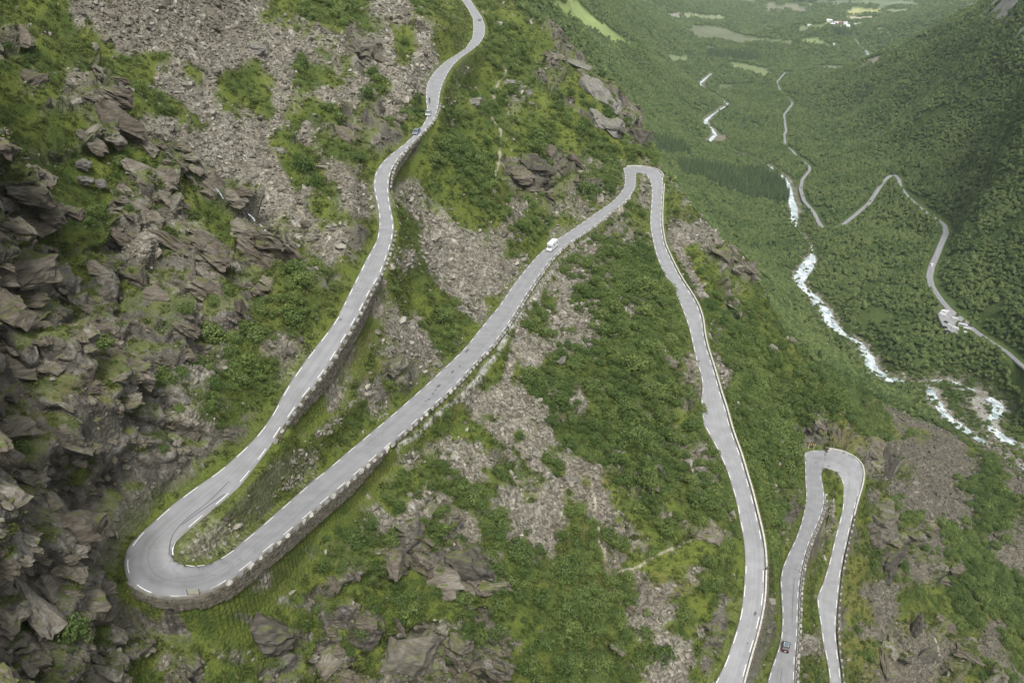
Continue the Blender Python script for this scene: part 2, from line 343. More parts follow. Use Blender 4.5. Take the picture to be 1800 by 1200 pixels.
# ------------------------------------------------------------------ what covers the ground (one letter per 40 px of the photograph, read by eye)
GRID = """gggsssssssssgmmmssmgggoffffffffffffffffffffoo
oogggssssssssssssmsgggmgoofffffffffffffffffoof
ooggogggsssgsssksmsgommgooffffffffffffffffoff
gkgoksmsgsggsggsmssgggmgkgooffffffffffffffffff
ggookkggssoossssmsmmmgmommmgokkffffffffffffff
ogggkkssgggssgmkkmmgmmmmmmmokkfffffffffffffff
koookgkkssssgsgmmkmggmmmmmmmmkkfffffffffffff
kkgmgmgkgsssgmssggmmmmokkmbbmfffffffffffffff
kkgogkkgoggsgsmssssmbmokobbomgffffffffffffff
kkkgmkkoggksssgssbssmmsmgobomogfffffffffffff
kogokkskkgokggskggssssbgsobbbsssgfffffffffff
kkoggkkkkkokgsskgsgssssbgsbbbbgogkffffffffff
kkkkogkkkogkgbbgsmggsssgsbbbbbggogkfffffffff
kkkkkkkkkkkbbbbgmsmbggggsbbbbbgbbgggffffffff
kkkkkkkkkkbbbbggbsmmggggssbbbbbbbggofsffffff
kkkkkkkkkbbbssssbssbkggsmsbbbbbbbbggbsbffffff
kkkkkkkbbbbbskssoksskggmbbsbbbssbbbgbbbbgffff
kkkkkkkkbbbbkgsbskbggssbbsmbbbkbbbbbbbossffff
kkkkkkkkbbbkkggbsbmggssssbbbbbggbbbbgbbssssgf
kkkkkkgkkkkgggmbgggssosssbbbbbbbbbbkkgssssgss
kkkgkkkkkgggssgbbsssssbssssgbbbbbbbgoskksssbss
kkkkkkkkgggossgmsbsbbgsssbsggbbbbbbkgggsssbms
kkkkkkkgggoogggbssbsmbbssbsoggbbbbkgsggbmssbm
kkkkkkggsssggmbbbkkssbbssbbbbgoobbbkbkgokbbssb
kkkkkggossggmbbbgkkkkbbbbbbsgggggbbbkgmskbbbsb
kkkokggggggsbgggkggmkkbbbbbbsgsbggsbggmbskbbbb
kkkkoogoggkggkmkgmbgsbgbbbbbssggkskgkgssggbbbb
kkkkgokkgggkggkkkgksbbmmbbbbsbskkkggkgssskgsb
kkkookkkgssgkgkggkkkkksgbbbbbsmgkkksggbkssksgs
kkkkkggkoggkkokkkkkkkkgbbbbbssgkksggkgksskgos"""
rows = [(r + 'f' * 45)[:45] if i < 19 else (r + 's' * 45)[:45] for i, r in enumerate(GRID.split('\n'))]
#        rock scree grass shrub forest
CW = {'k': (1, .0, .0, .02, 0), 'o': (.62, .12, .3, .06, 0), 's': (.03, .9, .26, .05, 0), 'g': (.12, .06, 1, .12, 0), 'm': (.12, .12, .8, .42, 0),
      'b': (.03, .03, .45, 1, 0), 'f': (0, 0, .4, 0, 1)}
G = np.array([[CW[c] for c in r] for r in rows], float)
G = np.pad(G, ((1, 1), (1, 1), (0, 0)), mode='edge')
U0, V0, FW = project(PB)
wscale = np.clip(R0 / 200, 0.5, 3)[:, None]
PN = (PB / wscale)
wu = fbm(PN / 9.0, 11, 3) * 34; wv = fbm(PN / 9.0, 23, 3) * 34
gu = np.clip((U0 + wu) / 40 + 0.5, 0, 46.99); gv = np.clip((V0 + wv) / 40 + 0.5, 0, 30.99)
iu = np.minimum(gu.astype(int), 45); iv = np.minimum(gv.astype(int), 30); fu = (gu - iu)[:, None]; fv = (gv - iv)[:, None]
W = G[iv, iu] * (1 - fu) * (1 - fv) + G[iv, iu + 1] * fu * (1 - fv) + G[iv + 1, iu] * (1 - fu) * fv + G[iv + 1, iu + 1] * fu * fv
def stroke(s, w_px):       # weight near a traced line in the photograph
    q = pp(s); m = np.full(len(PB), 1e9)
    uu = U0 + wu * 0.25; vv = V0 + wv * 0.25
    for a, b in zip(q[:-1], q[1:]):
        ab = b - a; t = np.clip(((uu - a[0]) * ab[0] + (vv - a[1]) * ab[1]) / (ab @ ab), 0, 1)
        m = np.minimum(m, np.hypot(uu - a[0] - ab[0] * t, vv - a[1] - ab[1] * t))
    return sstep(w_px * 1.3, w_px * 0.6, m)
slopeA = (R0 < 640)
def setw(mask, wts):
    global W
    W = W * (1 - mask[:, None]) + np.array(wts) * mask[:, None]
isfar = (R0 > 640) | ((R0 > 470) & (U0 > 1135) & (V0 < 640))
setw(isfar.astype(float), CW['f'])
TRAILS = ["862,340;868,318;872,300;878,280;880,250;876,225;862,200;866,180;872,160;880,145;892,130;885,115", "1085,1005;1110,995;1140,985;1160,968;1190,960;1215,950;1245,940;1262,930",
          "1045,850;1046,880;1052,905;1062,935;1072,960;1078,975", "1640,1120;1645,1140;1650,1160;1655,1180"]
TR_M = np.zeros(len(PB))
for s in TRAILS: TR_M = np.maximum(TR_M, stroke(s, 1.9))
TR_M *= slopeA
for s, wd in (("300,120;420,250;520,380;560,440", 26), ("560,60;640,100;740,160", 14), ("850,560;760,470;720,330", 18), ("820,690;870,745;950,800;1000,850;1045,890", 20), ("660,540;740,600;760,660", 16),
              ("980,430;940,520;915,600", 10), ("690,840;650,870", 10), ("1180,420;1230,520", 9), ("700,765;760,800;850,850;920,895;985,930", 18), ("930,480;910,600;880,700;900,800", 9)):
    setw(stroke(s, wd) * slopeA * 0.85, CW['s'])
for s, wd in (("640,840;700,900;760,960", 16), ("760,830;830,880;900,950;960,1000", 24), ("640,1000;700,1040", 10), ("1000,960;1060,1020;1080,1100", 24), ("900,1000;1000,1080;1060,1160", 30), ("960,800;990,830", 8), ("1080,830;1140,880;1180,920", 22), ("950,680;1000,740;1060,800;1120,840", 24), ("940,560;1000,600;1100,700", 30), ("1000,450;1100,520;1180,600", 34), ("700,700;650,640", 14), ("820,270;780,240", 14), ("760,250;800,300;860,340", 12), ("1090,390;1120,440", 12)):
    setw(stroke(s, wd) * slopeA * 0.8, CW['b'])
for s, wd in (("330,965;400,930;440,890", 12), ("560,760;640,690;700,640", 9)):
    setw(stroke(s, wd) * slopeA * 0.9, CW['s'])
for s, wd in (("300,1075;330,1130;350,1190", 16), ("420,1080;480,1100;540,1120", 10), ("620,1000;560,1050;500,1060", 14), ("415,895;450,860;500,820", 13), ("240,640;330,610;450,580", 10), ("1430,745;1480,765;1545,790", 13), ("180,170;250,230;310,300", 10), ("330,300;400,370;470,430;520,470;570,500", 8), ("940,130;1000,175;1060,215;1115,238", 7), ("955,50;1030,118;1095,178;1128,245", 10), ("1250,440;1290,470;1312,484", 7), ("1255,505;1285,540;1300,548", 4),
              ("700,30;760,60", 4), ("890,280;950,290;1000,320", 10), ("620,80;650,100", 13), ("545,225;620,250;680,235", 12), ("590,490;612,500", 10), ("1400,760;1440,775;1500,790;1535,830", 12), ("1530,870;1550,960;1570,990", 12), ("330,460;400,450;440,500", 20),
              ("850,1080;860,1130;840,1180", 16), ("770,985;850,1000", 20), ("700,1130;720,1180", 26), ("1270,1050;1262,1110;1240,1170", 14), ("400,890;440,860;480,850", 14), ("1330,970;1350,1010;1345,1120", 5), ("1195,640;1215,660", 8)):
    setw(stroke(s, wd) * slopeA * 0.9, CW['k'])
setw(sstep(16, 2, RVD) * 0.9 * (R0 > 480), (0.1, 1, .1, .1, .1))
cn = np.stack([fbm(PN / 6.0, 40, 5, .65), fbm(PN / 6.0, 50, 5, .7), fbm(PN / 6.0, 60, 5, .7), fbm(PN / 6.0, 70, 4, .6)], -1)
ul = sstep(520, 380, V0) * sstep(680, 560, U0) * slopeA
bc = sstep(985, 1030, V0) * sstep(230, 300, U0) * sstep(1150, 1000, U0) * slopeA; W[:, 0] *= 1 - .38 * bc; W[:, 2] += .22 * bc; W[:, 3] += .15 * bc
W[:, 0] *= 1 - .42 * ul; W[:, 2] += .16 * ul * (W[:, 0] > .1)
strk = fbm(PN * np.array([1 / 26., 1 / 5.5, 1 / 26.]) + 3.3, 83, 4, .6)
cn[:, 1] += strk * .75; cn[:, 2] -= strk * .45
W4 = W[:, :3] + cn[:, :3] * np.array([.55, .95, .95])
W4 = np.exp(np.clip(W4, -1, 3) * 10); W4 /= W4.sum(1)[:, None]
rock, scree, grass = W4[:, 0], W4[:, 1], W4[:, 2]
shrub = np.clip(W[:, 3] + cn[:, 3] * 0.5 - 0.12, 0, 1); forest = W[:, 4]
offroad = sstep(0.6, 4.0, RD)

# ------------------------------------------------------------------ relief
slopef = 1 - NB[:, 2]
act = np.nonzero((R0 < 700) & (rock > 0.05))[0]
Pa = PB[act].astype(np.float32)
ca, sa = math.cos(math.radians(32)), math.sin(math.radians(32))
Pr = np.stack([Pa[:, 0] * ca - Pa[:, 2] * sa, Pa[:, 1] * 0.9, (Pa[:, 0] * sa + Pa[:, 2] * ca)], -1)    # bedding plane frame
Pr = Pr + np.stack([fbm(Pa / 14, 5, 2), fbm(Pa / 14, 6, 2), fbm(Pa / 14, 7, 2)], -1) * 3.0
ani = np.array([1 / 1.35, 1 / 1.0, 1 / 0.75], np.float32)
h1, e1, k1 = blocks(Pr * ani / 11.0, 101, 1.0)
h2, e2, k2 = blocks(Pr * ani / 4.4, 151, 0.9)
h3, e3, k3 = blocks(Pr * ani / 1.7, 181, 0.8)
rel = h1 * 5.8 + h2 * 2.3 + h3 * 0.35 - 0.9 * np.exp(-(e1 / 0.08) ** 2) - 0.5 * np.exp(-(e2 / 0.09) ** 2) + fbm(Pa / 0.9, 3, 2) * 0.12 + 0.6
DISP = np.zeros(len(PB))
rg = np.zeros(len(PB)); rg[act] = rel; rg = rg.reshape(NC, NR)
for _ in range(1):
    rg[1:-1] = .25 * rg[:-2] + .5 * rg[1:-1] + .25 * rg[2:]; rg[:, 1:-1] = .2 * rg[:, :-2] + .6 * rg[:, 1:-1] + .2 * rg[:, 2:]
rel = rg.ravel()[act]
DISP[act] = rel * np.clip(rock[act] * 1.2, 0, 1) * sstep(0.6, 7, RD[act]) * np.clip(R0[act] / 130, .7, 1.2)
crack = np.zeros(len(PB)); crack[act] = np.exp(-(e2 / 0.06) ** 2)
kcell = np.full(len(PB), .5); kcell[act] = 0.5 * k2 + 0.5 * k3
soft = fbm(PN / 6.0, 90, 4) * 1.3 + fbm(PN / 1.5, 95, 2) * 0.25
DISP += soft * (1 - rock) * sstep(0.8, 8, RD) * np.where(R0 > 640, 0, 1)
DISP += fbm(PB / 90.0, 190, 4) * 14 * sstep(620, 1200, R0) * sstep(10, 60, RD) * sstep(10, 80, RVD) * sstep(-455, -380, PB[:, 2])
DISP += fbm(PB / 30.0, 130, 3) * 5.0 * sstep(8, 26, RD) * (R0 < 640)
dg = DISP.reshape(NC, NR).copy(); wr = sstep(12, 5, RD).reshape(NC, NR) * (R0.reshape(NC, NR) < 640)
for _ in range(3):
    q = dg.copy(); q[1:-1] = .25 * dg[:-2] + .5 * dg[1:-1] + .25 * dg[2:]; q[:, 1:-1] = .25 * q[:, :-2] + .5 * q[:, 1:-1] + .25 * q[:, 2:]; dg = dg * (1 - wr) + q * wr
DISP = dg.ravel()
P3 = PB + NB * DISP[:, None]
m = P3[:, 2] > 0
NF = grid_normals(P3.reshape(NC, NR, 3)).reshape(-1, 3)
# keep loose ground below the road surfaces
lid = (RD < 0.9); P3[lid, 2] = PB[lid, 2]

# moss and grass settle where rock lies flat
flat = sstep(0.55, 0.80, NF[:, 2] + cn[:, 2] * 0.22) 
moss = rock * flat * 0.75
rock = rock - moss; grass = grass + moss

# ------------------------------------------------------------------ ground colour (albedo)
def mix(a, b, t): return a * (1 - t[:, None]) + np.asarray(b) * t[:, None]
n1 = fbm(PN / 3.0, 201, 4); n2 = fbm(PN / 0.8, 202, 3); n3 = fbm(PN / 20.0, 203, 3); n4 = fbm(PN / 1.2, 204, 3)
one = np.ones((len(PB), 1))
c_rock = mix(one * np.array([.128, .118, .096]), (.060, .055, .045), sstep(-.1, .6, n1 + n3 * .5))
c_rock = mix(c_rock, (.27, .255, .225), sstep(.15, .75, kcell - .35 + n2 * .5) * .7)
c_rock = mix(c_rock, (.045, .04, .036), crack * .6)
c_rock = mix(c_rock, (.12, .092, .068), sstep(.2, .6, n3) * .45)
wet = fbm(PN * np.array([1 / 2.2, 1 / 2.2, 1 / 16.]) + 9, 88, 3); c_rock = mix(c_rock, (.040, .036, .033), sstep(.12, .5, wet) * .65); c_rock = mix(c_rock, (.30, .295, .27), sstep(.38, .62, n4) * .6)
c_scree = mix(one * np.array([.215, .198, .158]), (.115, .105, .08), sstep(-.3, .5, n2)); c_scree = mix(c_scree, (.36, .35, .31), sstep(.25, .6, n4))
brown = sstep(1480, 1600, U0) * (V0 > 640)
c_scree = mix(c_scree, (.13, .115, .088), sstep(.05, .5, n3 + strk * .5) * .7); c_scree = mix(c_scree, (.128, .114, .086), brown * .75)
c_grass = mix(one * np.array([.096, .118, .023]), (.050, .074, .016), sstep(-.35, .45, n1)); c_grass = mix(c_grass, (.14, .125, .04), sstep(.15, .6, n3 + n4 * .4) * .6)
c_grass = mix(c_grass, (.035, .05, .013), shrub * .5)
c_for = mix(one * np.array([.050, .078, .022]), (.075, .105, .030), sstep(-.3, .5, n3))
c = c_rock * rock[:, None] + c_scree * scree[:, None] + c_grass * grass[:, None]
c = mix(c, (1, 1, 1), np.zeros(len(c)))
c = c * (1 - forest[:, None]) + c_for * forest[:, None]
c = mix(c, (.31, .285, .225), TR_M * sstep(-.7, 0, n2) * .9)
c = mix(c, (.085, .11, .022), sstep(3.4, 1.6, RD) * sstep(.25, .8, RD) * (R0 < 640) * .75 * np.clip(1 - rock * .3, 0, 1) * (WD < .4))   # verge
c = mix(c, (.36, .35, .32), stroke('700,788;740,756;810,696;880,612;925,540;985,460;1040,416', 5) * slopeA * (RD < 3.2) * (RD > .6) * sstep(-.5, .2, n2))
c = mix(c, (.33, .32, .29), sstep(5, 0, RVD + n1 * 5) * (R0 < 1150) * .8)
# valley-floor clearings and fields, and a hillside sun patch painted into the ground colour
FIELDS_AND_SUN_PATCH = [("1270,111;1305,111;1345,121;1360,132;1340,135;1320,130;1290,122", (0.186, 0.223, 0.101)), ("1203,50;1240,44;1275,50;1315,66;1390,73;1392,81;1300,76;1225,67", (0.144, 0.160, 0.096)),
 ("1408,68;1440,70;1462,84;1435,82;1410,76", (0.186, 0.223, 0.101)), ("1485,20;1502,14;1550,17;1546,25;1490,26", (0.361, 0.377, 0.164)), ("1482,28;1548,29;1540,35;1496,36", (0.431, 0.378, 0.271)),
 ("1445,40;1518,39;1512,46;1450,46", (0.215, 0.247, 0.130)), ("1338,8;1400,9;1422,22;1348,21", (0.185, 0.185, 0.126)), ("1200,25;1260,27;1283,34;1250,37;1200,31", (0.235, 0.257, 0.145)),
 ("1495,0;1600,0;1612,10;1560,14;1500,9", (0.175, 0.207, 0.122)), ("1510,108;1562,94;1530,113;1496,122", (0.241, 0.225, 0.177)), ("1438,116;1482,116;1482,123;1445,122", (0.212, 0.202, 0.148)),
 ("1168,97;1212,99;1204,112;1178,110", (0.173, 0.211, 0.104)), ("1400,48;1450,49;1448,55;1402,54", (0.160, 0.192, 0.107)), ("1535,52;1560,50;1545,57;1520,57", (0.148, 0.191, 0.105)),
 ("1165,22;1200,24;1196,33;1172,32", (0.243, 0.233, 0.190)), ("1260,0;1330,2;1320,8;1262,5", (0.147, 0.173, 0.109)), ("1560,16;1600,17;1580,24;1556,24", (0.257, 0.289, 0.150)), ("1343,50;1368,50;1366,54;1345,54", (0.258, 0.279, 0.173)),
 ("1400,0;1490,0;1500,8;1420,12", (0.161, 0.182, 0.123)), ("1262,148;1290,150;1285,157;1265,156", (0.122, 0.149, 0.069)),
 ("968,0;1004,0;1040,30;1075,55;1104,78;1078,80;1040,58;1000,30", (0.214, 0.267, 0.096)), ("1236,82;1262,86;1262,92;1238,90", (0.123, 0.150, 0.075)),  # first outline: sunlit strip on the hillside, its light painted as brighter green
 ("1440,485;1460,492;1454,497;1436,495", (0.093, 0.114, 0.045)), ("1540,472;1575,468;1580,480;1545,484", (0.093, 0.114, 0.045)), ("1648,525;1672,545;1660,552;1650,575;1655,590;1645,588;1642,560", (0.106, 0.127, 0.048)), ("1255,235;1278,236;1280,248;1262,256;1250,250", (0.182, 0.161, 0.123))]
def inpoly(u, v, q):
    inside = np.zeros(len(u), bool); j = len(q) - 1
    for i in range(len(q)):
        a, b = q[i], q[j]; j = i
        cnd = ((a[1] > v) != (b[1] > v)) & (u < (b[0] - a[0]) * (v - a[1]) / (b[1] - a[1] + 1e-12) + a[0])
        inside ^= cnd
    return inside
TREELESS = np.zeros(len(PB))
fm = np.nonzero(R0 > 640)[0]
jn = fbm(PB[fm] / 45, 301, 2); ju = U0[fm] + jn * 7; jv = V0[fm] + fbm(PB[fm] / 60, 302, 2) * 4.0
for s, colr in FIELDS_AND_SUN_PATCH:
    m = fm[inpoly(ju, jv, pp(s))]; TREELESS[m] = 1
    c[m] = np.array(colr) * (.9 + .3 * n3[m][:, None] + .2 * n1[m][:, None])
m = (forest > .5) & (U0 > 1690) & (V0 < 70) & (V0 < (U0 - 1660) * .55 + 0)       # bare crag high on the far wall
crag = m * sstep(-.15, .25, fbm(np.stack([PB[:, 0] / 60 - PB[:, 1] / 90, PB[:, 1] / 25, PB[:, 2] / 60], -1), 77, 3))
c = mix(c, (.26, .25, .24), crag * .85)
TREELESS = np.maximum(TREELESS, crag)
c = c * np.where((R0 < 640), .86 + .12 * np.clip(grass, 0, 1), .92)[:, None]
c = np.clip(c, .008, .8)

# ------------------------------------------------------------------ material helpers
def new_mat(name):
    mt = bpy.data.materials.new(name); mt.use_nodes = True; t = mt.node_tree; t.nodes.clear()
    o = t.nodes.new('ShaderNodeOutputMaterial'); b = t.nodes.new('ShaderNodeBsdfPrincipled'); t.links.new(b.outputs[0], o.inputs[0])
    b.inputs['Roughness'].default_value = 0.9; b.inputs['Specular IOR Level'].default_value = 0.25
    return mt, t, b
def nd(t, kind, **kw):
    x = t.nodes.new(kind)
    for k, v in kw.items():
        if k in x.inputs.keys(): x.inputs[k].default_value = v
        else: setattr(x, k, v)
    return x
def varied(name, ca, cb, scale=3.0, rough=.9, metal=0., inst=0., bump=0., spec=.25):
    """two-tone noise material; inst mixes in a per-object random shift"""
    mt, t, b = new_mat(name)
    tc = nd(t, 'ShaderNodeTexCoord'); no = nd(t, 'ShaderNodeTexNoise', Scale=scale, Detail=5.0); t.links.new(tc.outputs['Object'], no.inputs['Vector'])
    r = nd(t, 'ShaderNodeMapRange'); r.inputs[1].default_value = .3; r.inputs[2].default_value = .7; t.links.new(no.outputs[0], r.inputs[0])
    mx = nd(t, 'ShaderNodeMix', data_type='RGBA'); t.links.new(r.outputs[0], mx.inputs[0])
    mx.inputs[6].default_value = (*ca, 1); mx.inputs[7].default_value = (*cb, 1)
    outc = mx.outputs[2]
    if inst:
        oi = nd(t, 'ShaderNodeObjectInfo'); r2 = nd(t, 'ShaderNodeMapRange'); r2.inputs[3].default_value = 1 - inst; r2.inputs[4].default_value = 1 + inst
        t.links.new(oi.outputs['Random'], r2.inputs[0]); vm = nd(t, 'ShaderNodeVectorMath', operation='SCALE'); t.links.new(outc, vm.inputs[0]); t.links.new(r2.outputs[0], vm.inputs['Scale']); outc = vm.outputs[0]
    t.links.new(outc, b.inputs['Base Color'])
    b.inputs['Roughness'].default_value = rough; b.inputs['Metallic'].default_value = metal; b.inputs['Specular IOR Level'].default_value = spec
    if bump:
        bp = nd(t, 'ShaderNodeBump', Strength=.7, Distance=bump); t.links.new(no.outputs[0], bp.inputs['Height']); t.links.new(bp.outputs[0], b.inputs['Normal'])
    return mt

# ------------------------------------------------------------------ the mountain ground
def mesh_from(name, verts, faces, mat=None, smooth_=False):
    me = bpy.data.meshes.new(name)
    verts = np.asarray(verts, np.float32); faces = np.asarray(faces, np.int32)
    me.vertices.add(len(verts)); me.vertices.foreach_set('co', verts.ravel())
    k = faces.shape[1]; me.loops.add(faces.size); me.loops.foreach_set('vertex_index', faces.ravel())
    me.polygons.add(len(faces)); me.polygons.foreach_set('loop_start', np.arange(0, faces.size, k, dtype=np.int32))
    me.polygons.foreach_set('use_smooth', np.full(len(faces), smooth_))
    me.update(calc_edges=True)
    if mat: me.materials.append(mat)
    return me
def link(name, me, parent=None, label=None, cat=None, group=None, kind=None):
    o = bpy.data.objects.new(name, me); COL.objects.link(o)
    if parent: o.parent = parent
    if label: o['label'] = label
    if cat: o['category'] = cat
    if group: o['group'] = group
    if kind: o['kind'] = kind
    return o
idx = np.arange(NC * NR).reshape(NC, NR)
quads = np.stack([idx[:-1, :-1], idx[1:, :-1], idx[1:, 1:], idx[:-1, 1:]], -1).reshape(-1, 4)[:, ::-1]
gm, t, b = new_mat('mountain_ground')
at_ = nd(t, 'ShaderNodeAttribute', attribute_name='tone'); cv = nd(t, 'ShaderNodeAttribute', attribute_name='cover')
tc = nd(t, 'ShaderNodeTexCoord')
sep = nd(t, 'ShaderNodeSeparateColor'); t.links.new(cv.outputs['Color'], sep.inputs[0])
vo = nd(t, 'ShaderNodeTexVoronoi', Scale=1.6); t.links.new(tc.outputs['Object'], vo.inputs['Vector'])
no = nd(t, 'ShaderNodeTexNoise', Scale=2.2, Detail=6.0, Roughness=.65); t.links.new(tc.outputs['Object'], no.inputs['Vector'])
nf = nd(t, 'ShaderNodeTexNoise', Scale=.35, Detail=8.0, Roughness=.6); t.links.new(tc.outputs['Object'], nf.inputs['Vector'])
r1 = nd(t, 'ShaderNodeMapRange'); r1.inputs[1].default_value = .25; r1.inputs[2].default_value = .75; r1.inputs[3].default_value = .62; r1.inputs[4].default_value = 1.38; t.links.new(no.outputs[0], r1.inputs[0])
sv = nd(t, 'ShaderNodeSeparateColor'); t.links.new(vo.outputs['Color'], sv.inputs[0])
r2 = nd(t, 'ShaderNodeMapRange'); r2.inputs[3].default_value = .55; r2.inputs[4].default_value = 1.45; t.links.new(sv.outputs[0], r2.inputs[0])
mxs = nd(t, 'ShaderNodeMix', data_type='FLOAT'); t.links.new(sep.outputs[1], mxs.inputs[0]); mxs.inputs[2].default_value = 1.0; t.links.new(r2.outputs[0], mxs.inputs[3])
mu = nd(t, 'ShaderNodeMath', operation='MULTIPLY'); t.links.new(r1.outputs[0], mu.inputs[0]); t.links.new(mxs.outputs[0], mu.inputs[1])
vm = nd(t, 'ShaderNodeVectorMath', operation='SCALE'); t.links.new(at_.outputs['Color'], vm.inputs[0]); t.links.new(mu.outputs[0], vm.inputs['Scale'])
t.links.new(vm.outputs[0], b.inputs['Base Color'])
mh = nd(t, 'ShaderNodeMath', operation='MULTIPLY_ADD'); t.links.new(vo.outputs['Distance'], mh.inputs[0]); mh.inputs[1].default_value = -.8; t.links.new(no.outputs[0], mh.inputs[2])
bp = nd(t, 'ShaderNodeBump', Strength=.8, Distance=.35); t.links.new(mh.outputs[0], bp.inputs['Height']); t.links.new(bp.outputs[0], b.inputs['Normal'])
b.inputs['Specular IOR Level'].default_value = .15
ter = mesh_from('mountain_ground', P3, quads, gm, False)
def col_attr(me, name, rgb):
    a = me.color_attributes.new(name, 'FLOAT_COLOR', 'POINT'); d = np.ones((len(rgb), 4), np.float32); d[:, :3] = rgb; a.data.foreach_set('color', d.ravel())
col_attr(ter, 'tone', c); col_attr(ter, 'cover', np.stack([rock, scree, grass], -1))
ground = link('mountain_ground', ter, kind='structure')
print('TERRAIN verts', len(P3), P3[:,2].min(), P3[:,2].max())
# ------------------------------------------------------------------ ground sampling
TAN = ANG[1] - ANG[0]
PZ = P3.reshape(NC, NR, 3)[:, :, 2]
def gz(x, y):
    a = (math.atan2(x, y) - ANG[0]) / TAN; i = int(min(max(a, 0), NC - 2)); f = min(max(a - i, 0), 1); l = math.log(math.hypot(x, y))
    return (1 - f) * np.interp(l, TL[i], PZ[i]) + f * np.interp(l, TL[i + 1], PZ[i + 1])
def hit(u, v, lmin=None, lmax=None):
    """first ground point seen through a pixel of the photograph"""
    x, y, w_ = ray(u, v); h = math.hypot(x, y); a = (math.atan2(x, y) - ANG[0]) / TAN; i = int(min(max(a, 0), NC - 2)); f = min(max(a - i, 0), 1)
    l = TL[i] * (1 - f) + TL[i + 1] * f; z = PZ[i] * (1 - f) + PZ[i + 1] * f
    r = np.exp(l); k = np.nonzero(z / r >= w_ / h)[0]
    k = k[k > 3]
    j = k[0] if len(k) else NR - 1
    r0 = r[j]; return np.array([x / h * r0, y / h * r0, z[j]])

# ------------------------------------------------------------------ road surfaces
am, t, b = new_mat('asphalt')
tc = nd(t, 'ShaderNodeTexCoord'); n_a = nd(t, 'ShaderNodeTexNoise', Scale=.35, Detail=6.0); n_b = nd(t, 'ShaderNodeTexNoise', Scale=9.0, Detail=3.0)
t.links.new(tc.outputs['Object'], n_a.inputs['Vector']); t.links.new(tc.outputs['Object'], n_b.inputs['Vector'])
la = nd(t, 'ShaderNodeAttribute', attribute_name='lane'); sp = nd(t, 'ShaderNodeSeparateColor'); t.links.new(la.outputs['Color'], sp.inputs[0])
mx = nd(t, 'ShaderNodeMix', data_type='RGBA'); mx.inputs[6].default_value = (.205, .208, .212, 1); mx.inputs[7].default_value = (.245, .249, .255, 1)
r = nd(t, 'ShaderNodeMapRange'); r.inputs[1].default_value = .35; r.inputs[2].default_value = .65; t.links.new(n_a.outputs[0], r.inputs[0]); t.links.new(r.outputs[0], mx.inputs[0])
r = nd(t, 'ShaderNodeMapRange'); r.inputs[3].default_value = .9; r.inputs[4].default_value = 1.1; t.links.new(n_b.outputs[0], r.inputs[0])
vm = nd(t, 'ShaderNodeVectorMath', operation='SCALE'); t.links.new(mx.outputs[2], vm.inputs[0]); t.links.new(r.outputs[0], vm.inputs['Scale'])
m2 = nd(t, 'ShaderNodeMix', data_type='RGBA'); t.links.new(sp.outputs[0], m2.inputs[0]); t.links.new(vm.outputs[0], m2.inputs[6]); m2.inputs[7].default_value = (.085, .085, .083, 1)
m3 = nd(t, 'ShaderNodeMix', data_type='RGBA'); t.links.new(sp.outputs[1], m3.inputs[0]); t.links.new(m2.outputs[2], m3.inputs[6]); m3.inputs[7].default_value = (.14, .12, .09, 1)
ve = nd(t, 'ShaderNodeTexVoronoi', feature='DISTANCE_TO_EDGE', Scale=.22); nw = nd(t, 'ShaderNodeTexNoise', Scale=1.2, Detail=3.0); t.links.new(tc.outputs['Object'], nw.inputs['Vector'])
vw = nd(t, 'ShaderNodeVectorMath', operation='MULTIPLY_ADD'); t.links.new(nw.outputs['Color'], vw.inputs[0]); vw.inputs[1].default_value = (1.6, 1.6, 1.6); t.links.new(tc.outputs['Object'], vw.inputs[2]); t.links.new(vw.outputs[0], ve.inputs['Vector'])
rc = nd(t, 'ShaderNodeMapRange'); rc.inputs[1].default_value = .0; rc.inputs[2].default_value = .016; rc.inputs[3].default_value = .4; rc.inputs[4].default_value = 0; t.links.new(ve.outputs['Distance'], rc.inputs[0])
nm = nd(t, 'ShaderNodeTexNoise', Scale=.06, Detail=1.0); t.links.new(tc.outputs['Object'], nm.inputs['Vector']); rn = nd(t, 'ShaderNodeMapRange'); rn.inputs[1].default_value = .48; rn.inputs[2].default_value = .60; t.links.new(nm.outputs[0], rn.inputs[0])
cm = nd(t, 'ShaderNodeMath', operation='MULTIPLY'); t.links.new(rc.outputs[0], cm.inputs[0]); t.links.new(rn.outputs[0], cm.inputs[1])
m4 = nd(t, 'ShaderNodeMix', data_type='RGBA'); t.links.new(cm.outputs[0], m4.inputs[0]); t.links.new(m3.outputs[2], m4.inputs[6]); m4.inputs[7].default_value = (.07, .07, .07, 1)
t.links.new(m4.outputs[2], b.inputs['Base Color']); b.inputs['Roughness'].default_value = .7; b.inputs['Specular IOR Level'].default_value = .35
paint = varied('white_road_paint', (.58, .58, .56), (.78, .78, .76), 3.0, .6)
tar = varied('dark_tar', (.075, .075, .078), (.12, .12, .12), 2.0, .6)
conc_d = varied('stained_concrete', (.12, .115, .10), (.22, .21, .185), 1.2, .9, bump=.02)
conc = varied('weathered_concrete', (.30, .29, .26), (.46, .45, .41), 1.2, .9, bump=.02)
